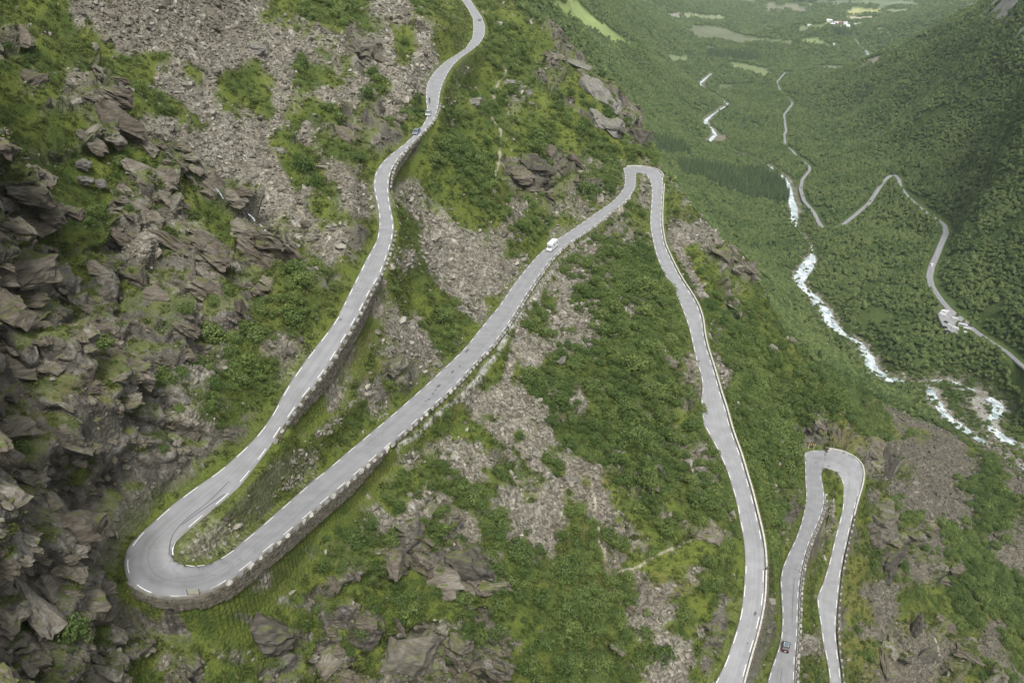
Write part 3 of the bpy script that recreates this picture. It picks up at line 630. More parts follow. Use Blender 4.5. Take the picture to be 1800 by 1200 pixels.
def ribbon(name, A, B, lift, mat, nx=6, parent=None, kind=None, lane=None, skirt=.4):
    tt = np.linspace(0, 1, nx + 1); n = len(A)
    V = A[:, None] * (1 - tt[None, :, None]) + B[:, None] * tt[None, :, None]
    V[..., 2] += lift
    V = np.concatenate([V[:, :1] - [0, 0, skirt], V, V[:, -1:] - [0, 0, skirt]], 1); k = nx + 3
    ii = np.arange(n * k).reshape(n, k)
    q = np.stack([ii[:-1, :-1], ii[1:, :-1], ii[1:, 1:], ii[:-1, 1:]], -1).reshape(-1, 4)[:, ::-1]
    me = mesh_from(name, V.reshape(-1, 3), q, mat, True)
    if lane is not None:
        tv = np.concatenate([[0], tt, [1]])[None].repeat(n, 0); wdt = np.linalg.norm((A - B)[:, :2], axis=1)[:, None]
        s = np.r_[0, np.cumsum(np.linalg.norm(np.diff((A + B)[:, :2] / 2, axis=0), axis=1))][:, None]
        P_ = V.reshape(-1, 3)
        track = np.exp(-((np.abs(tv - .5) * wdt - 1.1) / .5) ** 2) * .20 * (.6 + .8 * fbm(np.stack([(s + 0 * tv).ravel() / 25, tv.ravel() * 3, 0 * tv.ravel()], -1), 5, 2).reshape(tv.shape))
        track = track + np.exp(-(np.abs(tv - .5) * wdt / .12) ** 2) * .22 * (fbm(np.stack([(s + 0 * tv).ravel() / 40, tv.ravel() * 0, 0 * tv.ravel()], -1), 15, 2).reshape(tv.shape) > -.1)
        edge = np.exp(-(np.minimum(tv, 1 - tv) * wdt / .35) ** 2) * (.35 + .5 * fbm(np.stack([(s + 0 * tv).ravel() / 3, tv.ravel() * 9, 0 * tv.ravel()], -1), 9, 2).reshape(tv.shape))
        col_attr(me, 'lane', np.clip(np.stack([track.ravel() + lane(P_), edge.ravel(), 0 * edge.ravel()], -1), 0, 1))
    return link(name, me, parent, kind=kind)
def lane_main(P_):
    U, V, _ = project(P_)
    s = np.zeros(len(P_))
    for (u, v, ru, rv, a) in ((270, 985, 22, 40, .35), (300, 1020, 70, 16, .3), (255, 940, 20, 30, .2)):
        s += a * np.exp(-((U - u) / ru) ** 2 - ((V - v) / rv) ** 2)
    return s
road = ribbon('mountain_road', main_road.A, main_road.B, .05, am, 26, kind='structure', lane=lane_main)
road2 = ribbon('lower_road', low_road.A, low_road.B, .05, am, 26, kind='structure', lane=lambda P_: 0 * P_[:, 0])
vroad = ribbon('valley_road', valley_road.A, valley_road.B, .5, am, 4, kind='structure', lane=lambda P_: 0 * P_[:, 0], skirt=1.5)
def offset_line(P3_, Q3_, d, step=1.0):
    """line d metres inside the edge P, towards Q (negative: outside)"""
    v = (Q3_ - P3_)[:, :2]; v /= np.linalg.norm(v, axis=1)[:, None] + 1e-9
    o = P3_.copy(); o[:, :2] += v * d; o = smooth(o, 4)
    return smooth(resample(o, step), 5)
def strip(line, w_, z, i0, i1):
    c_ = line[i0:i1 + 1]; tg = np.gradient(c_[:, :2], axis=0); tg /= np.linalg.norm(tg, axis=1)[:, None] + 1e-9
    nn = np.stack([-tg[:, 1], tg[:, 0]], -1) * w_ / 2
    a, b_ = c_.copy(), c_.copy(); a[:, :2] += nn; b_[:, :2] -= nn; a[:, 2] += z; b_[:, 2] += z
    return a, b_
def dashes(name, rd, parent, d=.32, w_=.15, on=3, off=3):
    vs, fs = [], []
    for P_, Q_ in ((rd.A, rd.B), (rd.B, rd.A)):
        ln = offset_line(P_, Q_, d, 1.0); i = 0
        while i + on < len(ln):
            a, b_ = strip(ln, w_, .075, i, i + on)
            for k in range(on):
                o = len(vs); vs += [a[k], a[k + 1], b_[k + 1], b_[k]]; fs.append((o, o + 1, o + 2, o + 3))
            i += on + off
    return link(name, mesh_from(name, vs, fs, paint), parent)
dashes('edge_marking', main_road, road); dashes('edge_marking', low_road, road2)
def patch(u, v, lx, ly, rd, parent, mat=tar):
    i = rindex(rd, u, v); p = at(u, v, rd.C[i, 2] + .07); tg = rd.C[min(i + 3, len(rd.C) - 1)] - rd.C[max(i - 3, 0)]; tg = tg[:2] / np.linalg.norm(tg[:2]); nn = np.array([-tg[1], tg[0]])
    k = 8; vs = []
    for j in range(k):
        an = 2 * math.pi * (j + .5) / k; rr = random.uniform(.85, 1.1)
        e = .7; cx_ = math.copysign(abs(math.cos(an)) ** e, math.cos(an)) * lx / 2 * rr; cy_ = math.copysign(abs(math.sin(an)) ** e, math.sin(an)) * ly / 2 * rr
        q = p[:2] + tg * cx_ + nn * cy_; vs.append((q[0], q[1], rd.C[i, 2] + .072))
    me = bpy.data.meshes.new('asphalt_patch'); me.from_pydata(vs, [], [tuple(range(k))]); me.materials.append(mat); link('asphalt_patch', me, parent)
for q in ((843, 34, 12, 3.2), (709, 258, 3, 1.6), (821, 616, 2.4, .5), (807, 645, 2, .5), (795, 654, 2.2, .6), (769, 680, 3, .8), (760, 693, 1.8, .5), (765, 686, 2, .4), (751, 705, 3, .7), (747, 706, 1.6, .6), (754, 716, 4, .9), (768, 697, 2, .6), (642, 490, 1.2, .6), (600, 560, 1.5, .5)):
    patch(*q, main_road, road)
for q in ((1328, 1077, 1.2, .5), (1315, 1128, 1.2, .5)): patch(*q, main_road, road)
# skid marks
def curve_mark(pix, rd, parent, w_=.11):
    q = pp(pix); zz = [rd.C[rindex(rd, u, v), 2] for u, v in q]; P_ = smooth(resample(at(q[:, 0], q[:, 1], np.array(zz)), .8), 6)
    a, b_ = strip(P_, w_, .068, 0, len(P_) - 1); vs = np.vstack([a, b_]); n_ = len(a); i = np.arange(n_ - 1)
    link('tyre_mark', mesh_from('tyre_mark', vs, np.stack([i, i + 1, n_ + i + 1, n_ + i], -1), tar), parent)
curve_mark("403,845;370,880;335,905;308,930;298,950;297,975", main_road, road); curve_mark("395,868;350,900;320,922", main_road, road)
curve_mark("1388,997;1386,1030;1382,1060;1382,1090", low_road, road2); curve_mark("1398,998;1395,1030;1393,1060;1392,1100", low_road, road2); curve_mark("1374,1150;1375,1175;1371,1200", low_road, road2)
curve_mark("1420,803;1440,805;1465,812;1485,835;1497,855", low_road, road2); curve_mark("1424,812;1440,811;1432,813", low_road, road2, .5)

# parking place in the valley
pk = pp("1648,553;1655,547;1666,545;1676,548;1700,566;1728,587;1721,593;1703,591;1664,586;1657,574;1651,562")
zc = -351.0
pv = at(pk[:, 0], pk[:, 1], np.full(len(pk), zc)) + [0, 0, 1.2]
me = bpy.data.meshes.new('parking_place'); nn_ = len(pv); me.from_pydata([tuple(p) for p in pv] + [(p[0], p[1], p[2] - 14) for p in pv], [], [tuple(range(nn_))[::-1]] + [(i, (i + 1) % nn_, nn_ + (i + 1) % nn_, nn_ + i) for i in range(nn_)])
me.materials.append(varied('parking_asphalt', (.20, .20, .20), (.27, .27, .265), .3, .8)); link('parking_place', me, kind='structure'); PARKZ = zc + 1.2

# ------------------------------------------------------------------ river, streams
wm, t, b = new_mat('rapid_water'); tc = nd(t, 'ShaderNodeTexCoord'); mp = nd(t, 'ShaderNodeMapping'); mp.inputs['Scale'].default_value = (.16, .07, .16); t.links.new(tc.outputs['Object'], mp.inputs[0])
no = nd(t, 'ShaderNodeTexNoise', Scale=1.0, Detail=8.0, Roughness=.7); t.links.new(mp.outputs[0], no.inputs['Vector'])
r = nd(t, 'ShaderNodeMapRange'); r.inputs[1].default_value = .36; r.inputs[2].default_value = .58; t.links.new(no.outputs[0], r.inputs[0])
mx = nd(t, 'ShaderNodeMix', data_type='RGBA'); mx.inputs[6].default_value = (.13, .20, .21, 1); mx.inputs[7].default_value = (.60, .65, .67, 1); t.links.new(r.outputs[0], mx.inputs[0]); t.links.new(mx.outputs[2], b.inputs['Base Color'])
bp = nd(t, 'ShaderNodeBump', Strength=.8, Distance=.6); t.links.new(no.outputs[0], bp.inputs['Height']); t.links.new(bp.outputs[0], b.inputs['Normal']); b.inputs['Roughness'].default_value = .35
def water(name, rd, lift, kind):
    k = 8; tt = np.linspace(0, 1, k + 1); A = resample(np.column_stack([rd.A, rd.B]), 1.6); A, B = A[:, :3], A[:, 3:]
    jj = fbm(A / 5.0, 400, 3)[:, None] * 2.4; kk = fbm(B / 5.0, 410, 3)[:, None] * 2.4; d = (B - A); d /= np.linalg.norm(d, axis=1)[:, None]; A = A - d * jj; B = B + d * kk
    V = (A[:, None] * (1 - tt[None, :, None]) + B[:, None] * tt[None, :, None]).reshape(-1, 3); V[:, 2] += lift + fbm(V / 2.0, 420, 3) * .5
    ii = np.arange(len(V)).reshape(-1, k + 1); q = np.stack([ii[:-1, :-1], ii[1:, :-1], ii[1:, 1:], ii[:-1, 1:]], -1).reshape(-1, 4)[:, ::-1]
    return link(name, mesh_from(name, V, q, wm, True), kind=kind)
for rd in RIV: water('river', rd, -.1, 'structure')
def stream(pix, w_, label):
    q = pp(pix); q = smooth(resample(q, 1.5), 1); P_ = np.array([hit(u + 1.2 * math.sin(k * .7), v) for k, (u, v) in enumerate(q)]); P_ = smooth(P_, 7)
    P_ = P_ * .991
    a, b_ = strip(P_, w_, 0, 0, len(P_) - 1); vs = np.vstack([a, b_]); n_ = len(a); i = np.arange(n_ - 1)
    link('waterfall', mesh_from('waterfall', vs, np.stack([i, i + 1, n_ + i + 1, n_ + i], -1), wm), label=label, cat='waterfall')
stream("376,343;395,358;412,374;440,385;462,405;486,425;500,440;512,462", .32, 'thin white stream sliding down dark wet slab above the upper road')
0 and stream("571,528;573,545;575,560;577,572", .25, 'short thin waterfall dropping beside the upper road')

# ------------------------------------------------------------------ walls, parapets and guard stones
stone_m = varied('wall_stone', (.040, .036, .026), (.115, .104, .080), 1.4, .95, inst=.25, bump=.05)
guard_m = varied('guard_stone', (.15, .145, .13), (.36, .35, .325), 1.5, .9, inst=.35, bump=.04)
pale_m = varied('pale_gravel', (.30, .29, .26), (.46, .45, .42), 2.5, .95, bump=.03)
def piece(rd, edge, p0, p1, d, step=1.0):
    P_, Q_ = (rd.A, rd.B) if edge == 'A' else (rd.B, rd.A)
    U, V, _ = project(P_); i0 = int(((U - p0[0]) ** 2 + (V - p0[1]) ** 2).argmin()); i1 = int(((U - p1[0]) ** 2 + (V - p1[1]) ** 2).argmin())
    i0, i1 = sorted((i0, i1)); return offset_line(P_[i0:i1 + 1], Q_[i0:i1 + 1], -d, step), (Q_[i0:i1 + 1] - P_[i0:i1 + 1])
BOXF = [(0, 1, 2, 3), (7, 6, 5, 4), (0, 4, 5, 1), (1, 5, 6, 2), (2, 6, 7, 3), (3, 7, 4, 0)]
def stone_wall(name, label, rd, edge, p0, p1, d=1.0, hmax=6.0, top=.12):
    ln, _ = piece(rd, edge, p0, p1, d, .62); base, _ = piece(rd, edge, p0, p1, d + 2.0, .62)
    tg = np.gradient(ln[:, :2], axis=0); tg /= np.linalg.norm(tg, axis=1)[:, None]
    vs, fs = [], []
    mid = resample(rd.C, 2.0)
    for i in range(len(ln) - 1):
        p = ln[i]; j = min(len(base) - 1, int(i * len(base) / len(ln))); bz = gz(base[j, 0], base[j, 1]) - .6
        h = min(hmax * min(1, .25 + min(i, len(ln) - 1 - i) / 30.), max(.8, p[2] + top - bz)); rows_ = int(h / .42) + 1
        cen = mid[((mid[:, :2] - p[:2]) ** 2).sum(1).argmin(), :2]; out = p[:2] - cen; nrm = np.array([-tg[i, 1], tg[i, 0]]); nrm = nrm * (1 if nrm @ out > 0 else -1)
        for r_ in range(rows_):
            z1 = p[2] + top - r_ * .42; off = (.31 if r_ % 2 else 0); ll = random.uniform(.52, .66); pro = random.uniform(-.07, .09) + r_ * .42 * .12
            c0 = p[:2] + tg[i] * (off - ll / 2) + nrm * pro; c1 = p[:2] + tg[i] * (off + ll / 2) + nrm * (pro + random.uniform(-.05, .05)); dz = random.uniform(.34, .42); b0, b1 = c0 - nrm * .6, c1 - nrm * .6
            o = len(vs); vs += [(*c0, z1), (*c1, z1 - random.uniform(0, .05)), (*b1, z1), (*b0, z1), (*c0, z1 - dz), (*c1, z1 - dz), (*b1, z1 - dz), (*b0, z1 - dz)]
            fs += [tuple(o + k for k in f) for f in BOXF]
    root = bpy.data.objects.new('retaining_wall', None); COL.objects.link(root); root.location = tuple(ln[len(ln) // 2]); root['label'] = label; root['category'] = 'stone wall'; root['group'] = 'dry stone retaining walls'
    vs = np.array(vs) - np.array(ln[len(ln) // 2])
    link('wall_stone', mesh_from('wall_stone', vs, fs, stone_m), root, kind='stuff')
stone_wall('w', 'long dry stone wall holding up the outer side of the hairpin bend and the road after it', main_road, 'A', (240, 1037), (680, 790), hmax=2.1)
stone_wall('w', 'dry stone wall under the middle road above the pale scree', main_road, 'A', (690, 780), (1030, 410), hmax=1.2)
stone_wall('w', 'tall dry stone wall under the upper road left of the bushy strip', main_road, 'B', (665, 490), (480, 770), hmax=2.2)
stone_wall('w', 'dry stone wall under the S-bend of the topmost road', main_road, 'B', (735, 245), (684, 330), hmax=1.8)
stone_wall('w', 'narrow stone wall below the road with the dark red car', low_road, 'B', (1449, 870), (1397, 1200), hmax=2.2)
stone_wall('w', 'stone wall on the outer side of the lowest road strip', low_road, 'A', (1513, 850), (1479, 1200), hmax=2.2)
stone_wall('w', 'stone wall below the long straight road that ends at the bottom edge', main_road, 'B', (1343, 980), (1306, 1200), hmax=2.2)
def beam(name, label, rd, edge, p0, p1, d, w_, h, mat, cat='parapet'):
    ln, _ = piece(rd, edge, p0, p1, d, 1.2)
    a, b_ = strip(ln, w_, 0, 0, len(ln) - 1); n_ = len(a)
    V = np.concatenate([a + [0, 0, -.3], a + [0, 0, h], b_ + [0, 0, h], b_ + [0, 0, -.3]]); V[:, 2] += np.tile(fbm(ln / 2.0, 8, 2) * .05, 4)
    fs = []
    for k in range(3):
        for i in range(n_ - 1): fs.append((k * n_ + i, k * n_ + i + 1, (k + 1) * n_ + i + 1, (k + 1) * n_ + i))
    fs += [(0, n_, 2 * n_, 3 * n_), (n_ - 1, 4 * n_ - 1, 3 * n_ - 1, 2 * n_ - 1)]
    link(name, mesh_from(name, V, fs, mat), label=label, cat=cat)
beam('concrete_parapet', 'low pale concrete parapet along the right side of the long straight road', main_road, 'B', (1166, 325), (1344, 995), .45, .45, .55, conc)
beam('concrete_parapet', 'curved concrete parapet round the top of the small far hairpin', main_road, 'B', (1103, 293), (1165, 312), .4, .45, .5, conc)
beam('concrete_parapet', 'curved concrete parapet round the lower right hairpin beside the drop', low_road, 'A', (1455, 790), (1500, 905), .4, .5, .6, conc)
beam('concrete_parapet', 'low concrete kerb wall round the outside of the large near hairpin', main_road, 'A', (226, 1022), (400, 1022), .35, .4, .45, conc_d)
beam('concrete_parapet', 'thin concrete edge beside the bottom end of the long straight road', main_road, 'B', (1344, 1000), (1306, 1200), .4, .4, .4, conc)
beam('gravel_shoulder', 'white gravel strip between the dark red car and the guard stones', low_road, 'B', (1450, 868), (1396, 1200), .6, .8, .02, pale_m, 'gravel strip')
def hull(seed, n_=14, sq=(1, .8, .7), boxy=0.0):
    import bmesh
    rs = random.Random(seed); bm = bmesh.new()
    for _ in range(n_):
        p = [rs.gauss(0, 1) for _ in range(3)]; l = math.sqrt(sum(c_ * c_ for c_ in p)); p = [c_ / l for c_ in p]
        if boxy: m_ = max(abs(c_) for c_ in p); p = [c_ / m_ * boxy * .8 + c_ * (1 - boxy) for c_ in p]
        bm.verts.new([p[k] * sq[k] * .5 for k in range(3)])
    res = bmesh.ops.convex_hull(bm, input=bm.verts); bmesh.ops.delete(bm, geom=list({g for g in res['geom_interior'] + res['geom_unused'] if isinstance(g, bmesh.types.BMVert)}), context='VERTS')
    me = bpy.data.meshes.new('stone'); bm.to_mesh(me); bm.free(); return me
GS = [hull(900 + k, 22, (1.15, .75, 1.0), .8) for k in range(6)]
for m_ in GS: m_.materials.append(guard_m)
NG = 0
for rd, ed, p0, p1, grp, lab in ((main_road, 'B', (772, 185), (684, 330), 'guard stones beside the topmost S-bend', 'squat guard stone on the outer edge of the topmost S-bend'),
                       (main_road, 'B', (692, 410), (478, 778), 'guard stones along the upper road', 'pale squat guard stone on the outer edge of the upper road'),
                       (main_road, 'A', (400, 1022), (1105, 350), 'guard stones along the middle road', 'dark-sided guard stone on the outer edge of the middle road'),
                       (low_road, 'B', (1449, 880), (1397, 1200), 'guard stones beside the road with the dark red car', 'dark guard stone behind the white gravel strip by the dark red car'),
                       (low_road, 'A', (1497, 915), (1478, 1200), 'guard stones along the lowest road', 'small guard stone on the outer edge of the lowest road strip')):
    ln, _ = piece(rd, ed, p0, p1, .75, 2.55)
    for i in range(len(ln)):
        o = link('guard_stone', GS[i % 6], label=lab, cat='guard stone', group=grp)
        tg = ln[min(i + 1, len(ln) - 1)] - ln[max(i - 1, 0)]
        o.location = (ln[i, 0], ln[i, 1], ln[i, 2] + .3); o.rotation_euler = (random.uniform(-.1, .1), random.uniform(-.1, .1), math.atan2(tg[1], tg[0]) + random.uniform(-.15, .15)); s_ = random.uniform(.95, 1.35); o.scale = (s_ * 1.1, s_, s_ * random.uniform(.8, 1.15)); NG += 1
print('guard stones', NG)

# ------------------------------------------------------------------ plants and stones: sources
def leaf_mat(name, ca, cb, inst=.28):
    mt, t, b = new_mat(name)
    oi = nd(t, 'ShaderNodeObjectInfo'); va = nd(t, 'ShaderNodeAttribute', attribute_name='leaf'); geo = nd(t, 'ShaderNodeNewGeometry')
    no = nd(t, 'ShaderNodeTexNoise', Scale=.02, Detail=3.0); t.links.new(geo.outputs['Position'], no.inputs['Vector'])
    mx = nd(t, 'ShaderNodeMix', data_type='RGBA'); mx.inputs[6].default_value = (*ca, 1); mx.inputs[7].default_value = (*cb, 1)
    ad = nd(t, 'ShaderNodeMath', operation='MULTIPLY_ADD'); t.links.new(no.outputs[0], ad.inputs[0]); ad.inputs[1].default_value = 1.6; ad.inputs[2].default_value = -.8
    a2 = nd(t, 'ShaderNodeMath', operation='ADD', use_clamp=True); t.links.new(ad.outputs[0], a2.inputs[0]); t.links.new(oi.outputs['Random'], a2.inputs[1]); t.links.new(a2.outputs[0], mx.inputs[0])
    s1 = nd(t, 'ShaderNodeSeparateColor'); t.links.new(va.outputs['Color'], s1.inputs[0])
    r = nd(t, 'ShaderNodeMapRange'); r.inputs[3].default_value = 1 - inst; r.inputs[4].default_value = 1 + inst; t.links.new(s1.outputs[0], r.inputs[0])
    vm = nd(t, 'ShaderNodeVectorMath', operation='SCALE'); t.links.new(mx.outputs[2], vm.inputs[0]); t.links.new(r.outputs[0], vm.inputs['Scale'])
    t.links.new(vm.outputs[0], b.inputs['Base Color']); b.inputs['Roughness'].default_value = .6; b.inputs['Specular IOR Level'].default_value = .3
    tr = nd(t, 'ShaderNodeBsdfTranslucent'); t.links.new(vm.outputs[0], tr.inputs[0]); ms = nd(t, 'ShaderNodeMixShader'); ms.inputs[0].default_value = .4
    t.links.new(b.outputs[0], ms.inputs[1]); t.links.new(tr.outputs[0], ms.inputs[2]); t.links.new(ms.outputs[0], t.nodes['Material Output'].inputs[0])
    return mt
shrub_m = leaf_mat('birch_leaves_near', (.082, .132, .034), (.168, .222, .062))
tree_m = leaf_mat('birch_leaves_valley', (.105, .170, .056), (.235, .290, .105))
spruce_m = leaf_mat('spruce_needles', (.060, .100, .042), (.115, .165, .058), .2)
heath_m = leaf_mat('low_heath', (.052, .078, .017), (.115, .135, .032))
bark_m = varied('birch_bark', (.10, .085, .07), (.30, .28, .25), 6.0, .9)
def leaves(seed, n_, lobes, leaf, top=.15):
    rs = np.random.default_rng(seed); L = np.array(lobes)
    vol = L[:, 3] ** 2; k = rs.choice(len(L), n_, p=vol / vol.sum())
    d = rs.normal(size=(n_, 3)); d[:, 2] += top; d /= np.linalg.norm(d, axis=1)[:, None]
    c_ = L[k, :3] + d * L[k, 3:4] * (rs.uniform(.72, 1.05, (n_, 1))) * np.array([1, 1, .85])
    nrm = d + rs.normal(size=(n_, 3)) * .42; nrm /= np.linalg.norm(nrm, axis=1)[:, None]
    a = np.cross(nrm, rs.normal(size=(n_, 3))); a /= np.linalg.norm(a, axis=1)[:, None]; b_ = np.cross(nrm, a)
    s = leaf * rs.uniform(.6, 1.3, (n_, 1)) / 2
    V = np.stack([c_ - a * s, c_ + b_ * s * .7, c_ + a * s, c_ - b_ * s * .7], 1).reshape(-1, 3); br = np.repeat(rs.uniform(0, 1, n_), 4)
    return V, np.arange(n_ * 4).reshape(-1, 4), br
def crown(name, seed, n_, lobes, leaf, mat):
    V, Fq, br = leaves(seed, n_, lobes, leaf); me = mesh_from(name, V, Fq, mat); col_attr(me, 'leaf', np.stack([br, br, br], -1)); return me
def lobes_(seed, n_, R_, H, base):
    rs = random.Random(seed); out = [(0, 0, base + H * .45, R_ * .62)]
    for k in range(n_):
        a = 2 * math.pi * k / n_ + rs.uniform(-.4, .4); rr = R_ * rs.uniform(.4, .62); out.append((rr * math.cos(a), rr * math.sin(a), base + H * rs.uniform(.2, .7), R_ * rs.uniform(.3, .46)))
    out.append((rs.uniform(-.2, .2) * R_, rs.uniform(-.2, .2) * R_, base + H * .78, R_ * .4))
    return out
def limb_mesh(name, seed, h, r0, spread, n_=5):
    rs = random.Random(seed); vs, fs = [], []
    def tube(p, q, ra, rb, k=5):
        o = len(vs)
        for c_, r_ in ((p, ra), (q, rb)):
            for j in range(k): vs.append((c_[0] + r_ * math.cos(j * 6.283 / k), c_[1] + r_ * math.sin(j * 6.283 / k), c_[2]))
        for j in range(k): fs.append((o + j, o + (j + 1) % k, o + k + (j + 1) % k, o + k + j))
    tube((0, 0, -.6), (.05 * h, 0, h * .5), r0, r0 * .6); tube((.05 * h, 0, h * .5), (0, .03 * h, h * .85), r0 * .6, r0 * .2)
    for k in range(n_):
        a = rs.uniform(0, 6.283); z = h * rs.uniform(.15, .5); tube((.02 * h, 0, z), (spread * math.cos(a), spread * math.sin(a), z + h * rs.uniform(.2, .4)), r0 * .45, r0 * .15)
    return mesh_from(name, vs, fs, bark_m)
SH = [(crown('crown', 10 + k, 900, lobes_(k, 6 + k % 4, 2.1, 2.4, .15) + [(1.7 * math.cos(j_ * 1.7 + k), 1.7 * math.sin(j_ * 1.7 + k), .5, .5) for j_ in range(4)], .30, shrub_m), limb_mesh('trunk', k, 2.8, .09, 1.3)) for k in range(5)]
TRS = [(crown('crown', 30 + k, 420, lobes_(50 + k, 5 + k % 2, 3.3, 5.0, 2.2), .95, tree_m), limb_mesh('trunk', 20 + k, 7.0, .17, 2.2)) for k in range(5)]
def spruce_mesh(seed):
    rs = np.random.default_rng(seed); V, B_ = [], []
    for lv in range(13):
        f = lv / 12; z = 1.5 + 13.5 * f; R_ = 2.5 * (1 - f) ** .85 + .15
        for k in range(int(11 * (1 - f) + 4)):
            a = rs.uniform(0, 6.283); l = R_ * rs.uniform(.75, 1.1); ca_, sa_ = math.cos(a), math.sin(a); w_ = .28 * R_ + .15
            V += [(0, 0, z + .7), (ca_ * l * .6 - sa_ * w_, sa_ * l * .6 + ca_ * w_, z - .1), (ca_ * l, sa_ * l, z - .6), (ca_ * l * .6 + sa_ * w_, sa_ * l * .6 - ca_ * w_, z - .1)]; B_ += [rs.uniform(0, 1)] * 4
    me = mesh_from('crown', V, np.arange(len(V)).reshape(-1, 4), spruce_m); col_attr(me, 'leaf', np.stack([B_, B_, B_], -1)); return me
SPR = [(spruce_mesh(k), limb_mesh('trunk', 70 + k, 12, .2, .3, 2)) for k in range(3)]
HE = [crown('heath_clump', 80 + k, 60, [(0, 0, .1, .55), (.5, .2, .05, .4), (-.4, .3, .05, .4)], .28, heath_m) for k in range(3)]
rock_m = varied('loose_stone', (.100, .092, .072), (.275, .258, .218), 1.1, .95, inst=.38, bump=.06)
rock_b = varied('brown_stone', (.070, .064, .050), (.155, .142, .112), 1.1, .95, inst=.35, bump=.06)
ROCKS = []
for k in range(9):
    me = hull(k + 3, 16, (1.25, .85, .55 + .1 * (k % 3)), .35); me.materials.append(rock_b if k > 5 else rock_m); ROCKS.append(me)

# ------------------------------------------------------------------ scattering on the ground
Pg = P3.reshape(NC, NR, 3)
qa = np.cross(Pg[1:, :-1] - Pg[:-1, :-1], Pg[:-1, 1:] - Pg[:-1, :-1]); AREA = np.linalg.norm(qa, axis=-1)
Ug, Vg, FWg = project(Pg[:-1, :-1]); INV = (Ug > -140) & (Ug < 1940) & (Vg > -90) & (Vg < 1310) & (FWg > 0)
# what the view point can see: highest sight-line so far down each column, with room for crowns
slope_ = Pg[..., 2] / np.hypot(Pg[..., 0], Pg[..., 1]); RRg = np.hypot(Pg[..., 0], Pg[..., 1])
mxs_ = np.maximum.accumulate(slope_, axis=1); SEEN = (slope_ + 14.0 / RRg > mxs_)[:-1, :-1]
def scatter(dens, seed, jitter=1.0):
    rs = np.random.default_rng(seed); lam = (dens.reshape(NC, NR)[:-1, :-1] * AREA) * INV * SEEN
    cnt = rs.poisson(np.clip(lam, 0, 50)); i, j = np.nonzero(cnt); rep = cnt[i, j]; i = np.repeat(i, rep); j = np.repeat(j, rep)
    s = rs.uniform(0, 1, (len(i), 1)); t_ = rs.uniform(0, 1, (len(i), 1))
    p = Pg[i, j] * (1 - s) * (1 - t_) + Pg[i + 1, j] * s * (1 - t_) + Pg[i, j + 1] * (1 - s) * t_ + Pg[i + 1, j + 1] * s * t_
    return p, i * NR + j, rs
def instancer(name, pts, rot, scl, vid, meshes, label=None, objs=None):
    """one counted-as-a-mass object: the points carry an instance of one of the source meshes each"""
    src = bpy.data.collections.new(name + '_kinds')
    for k, m_ in enumerate(meshes):
        src.objects.link(bpy.data.objects.new('%s_%02d' % (name, k), m_))
    me = bpy.data.meshes.new(name); me.vertices.add(len(pts)); me.vertices.foreach_set('co', np.asarray(pts, np.float32).ravel())
    a = me.attributes.new('rot', 'FLOAT_VECTOR', 'POINT'); a.data.foreach_set('vector', np.asarray(rot, np.float32).ravel())
    scl = np.asarray(scl, np.float32); scl = np.repeat(scl[:, None], 3, 1) if scl.ndim == 1 else scl
    a = me.attributes.new('scl', 'FLOAT_VECTOR', 'POINT'); a.data.foreach_set('vector', scl.ravel())
    a = me.attributes.new('vid', 'INT', 'POINT'); a.data.foreach_set('value', np.asarray(vid, np.int32))
    ng = bpy.data.node_groups.new(name, 'GeometryNodeTree'); ng.interface.new_socket('Geometry', in_out='INPUT', socket_type='NodeSocketGeometry'); ng.interface.new_socket('Geometry', in_out='OUTPUT', socket_type='NodeSocketGeometry')
    gi = ng.nodes.new('NodeGroupInput'); go = ng.nodes.new('NodeGroupOutput'); ip = ng.nodes.new('GeometryNodeInstanceOnPoints'); ci = ng.nodes.new('GeometryNodeCollectionInfo')
    ci.inputs['Collection'].default_value = src; ci.inputs['Separate Children'].default_value = True; ci.inputs['Reset Children'].default_value = True
    def na(nm, ty): x = ng.nodes.new('GeometryNodeInputNamedAttribute'); x.data_type = ty; x.inputs[0].default_value = nm; return x
    r_, s_, v_ = na('rot', 'FLOAT_VECTOR'), na('scl', 'FLOAT_VECTOR'), na('vid', 'INT')
    e2r = ng.nodes.new('FunctionNodeEulerToRotation')
    ng.links.new(r_.outputs[0], e2r.inputs[0]); ng.links.new(e2r.outputs[0], ip.inputs['Rotation']); ng.links.new(s_.outputs[0], ip.inputs['Scale'])
    v_out = [o for o in v_.outputs if o.enabled][0]; ng.links.new(v_out, ip.inputs['Instance Index']); ip.inputs['Pick Instance'].default_value = True
    ng.links.new(gi.outputs[0], ip.inputs['Points']); ng.links.new(ci.outputs[0], ip.inputs['Instance']); ng.links.new(ip.outputs[0], go.inputs[0])
    o = link(name, me, kind='stuff'); md = o.modifiers.new('scatter', 'NODES'); md.node_group = ng
    if label: o['label'] = label
    print(name, len(pts)); return o
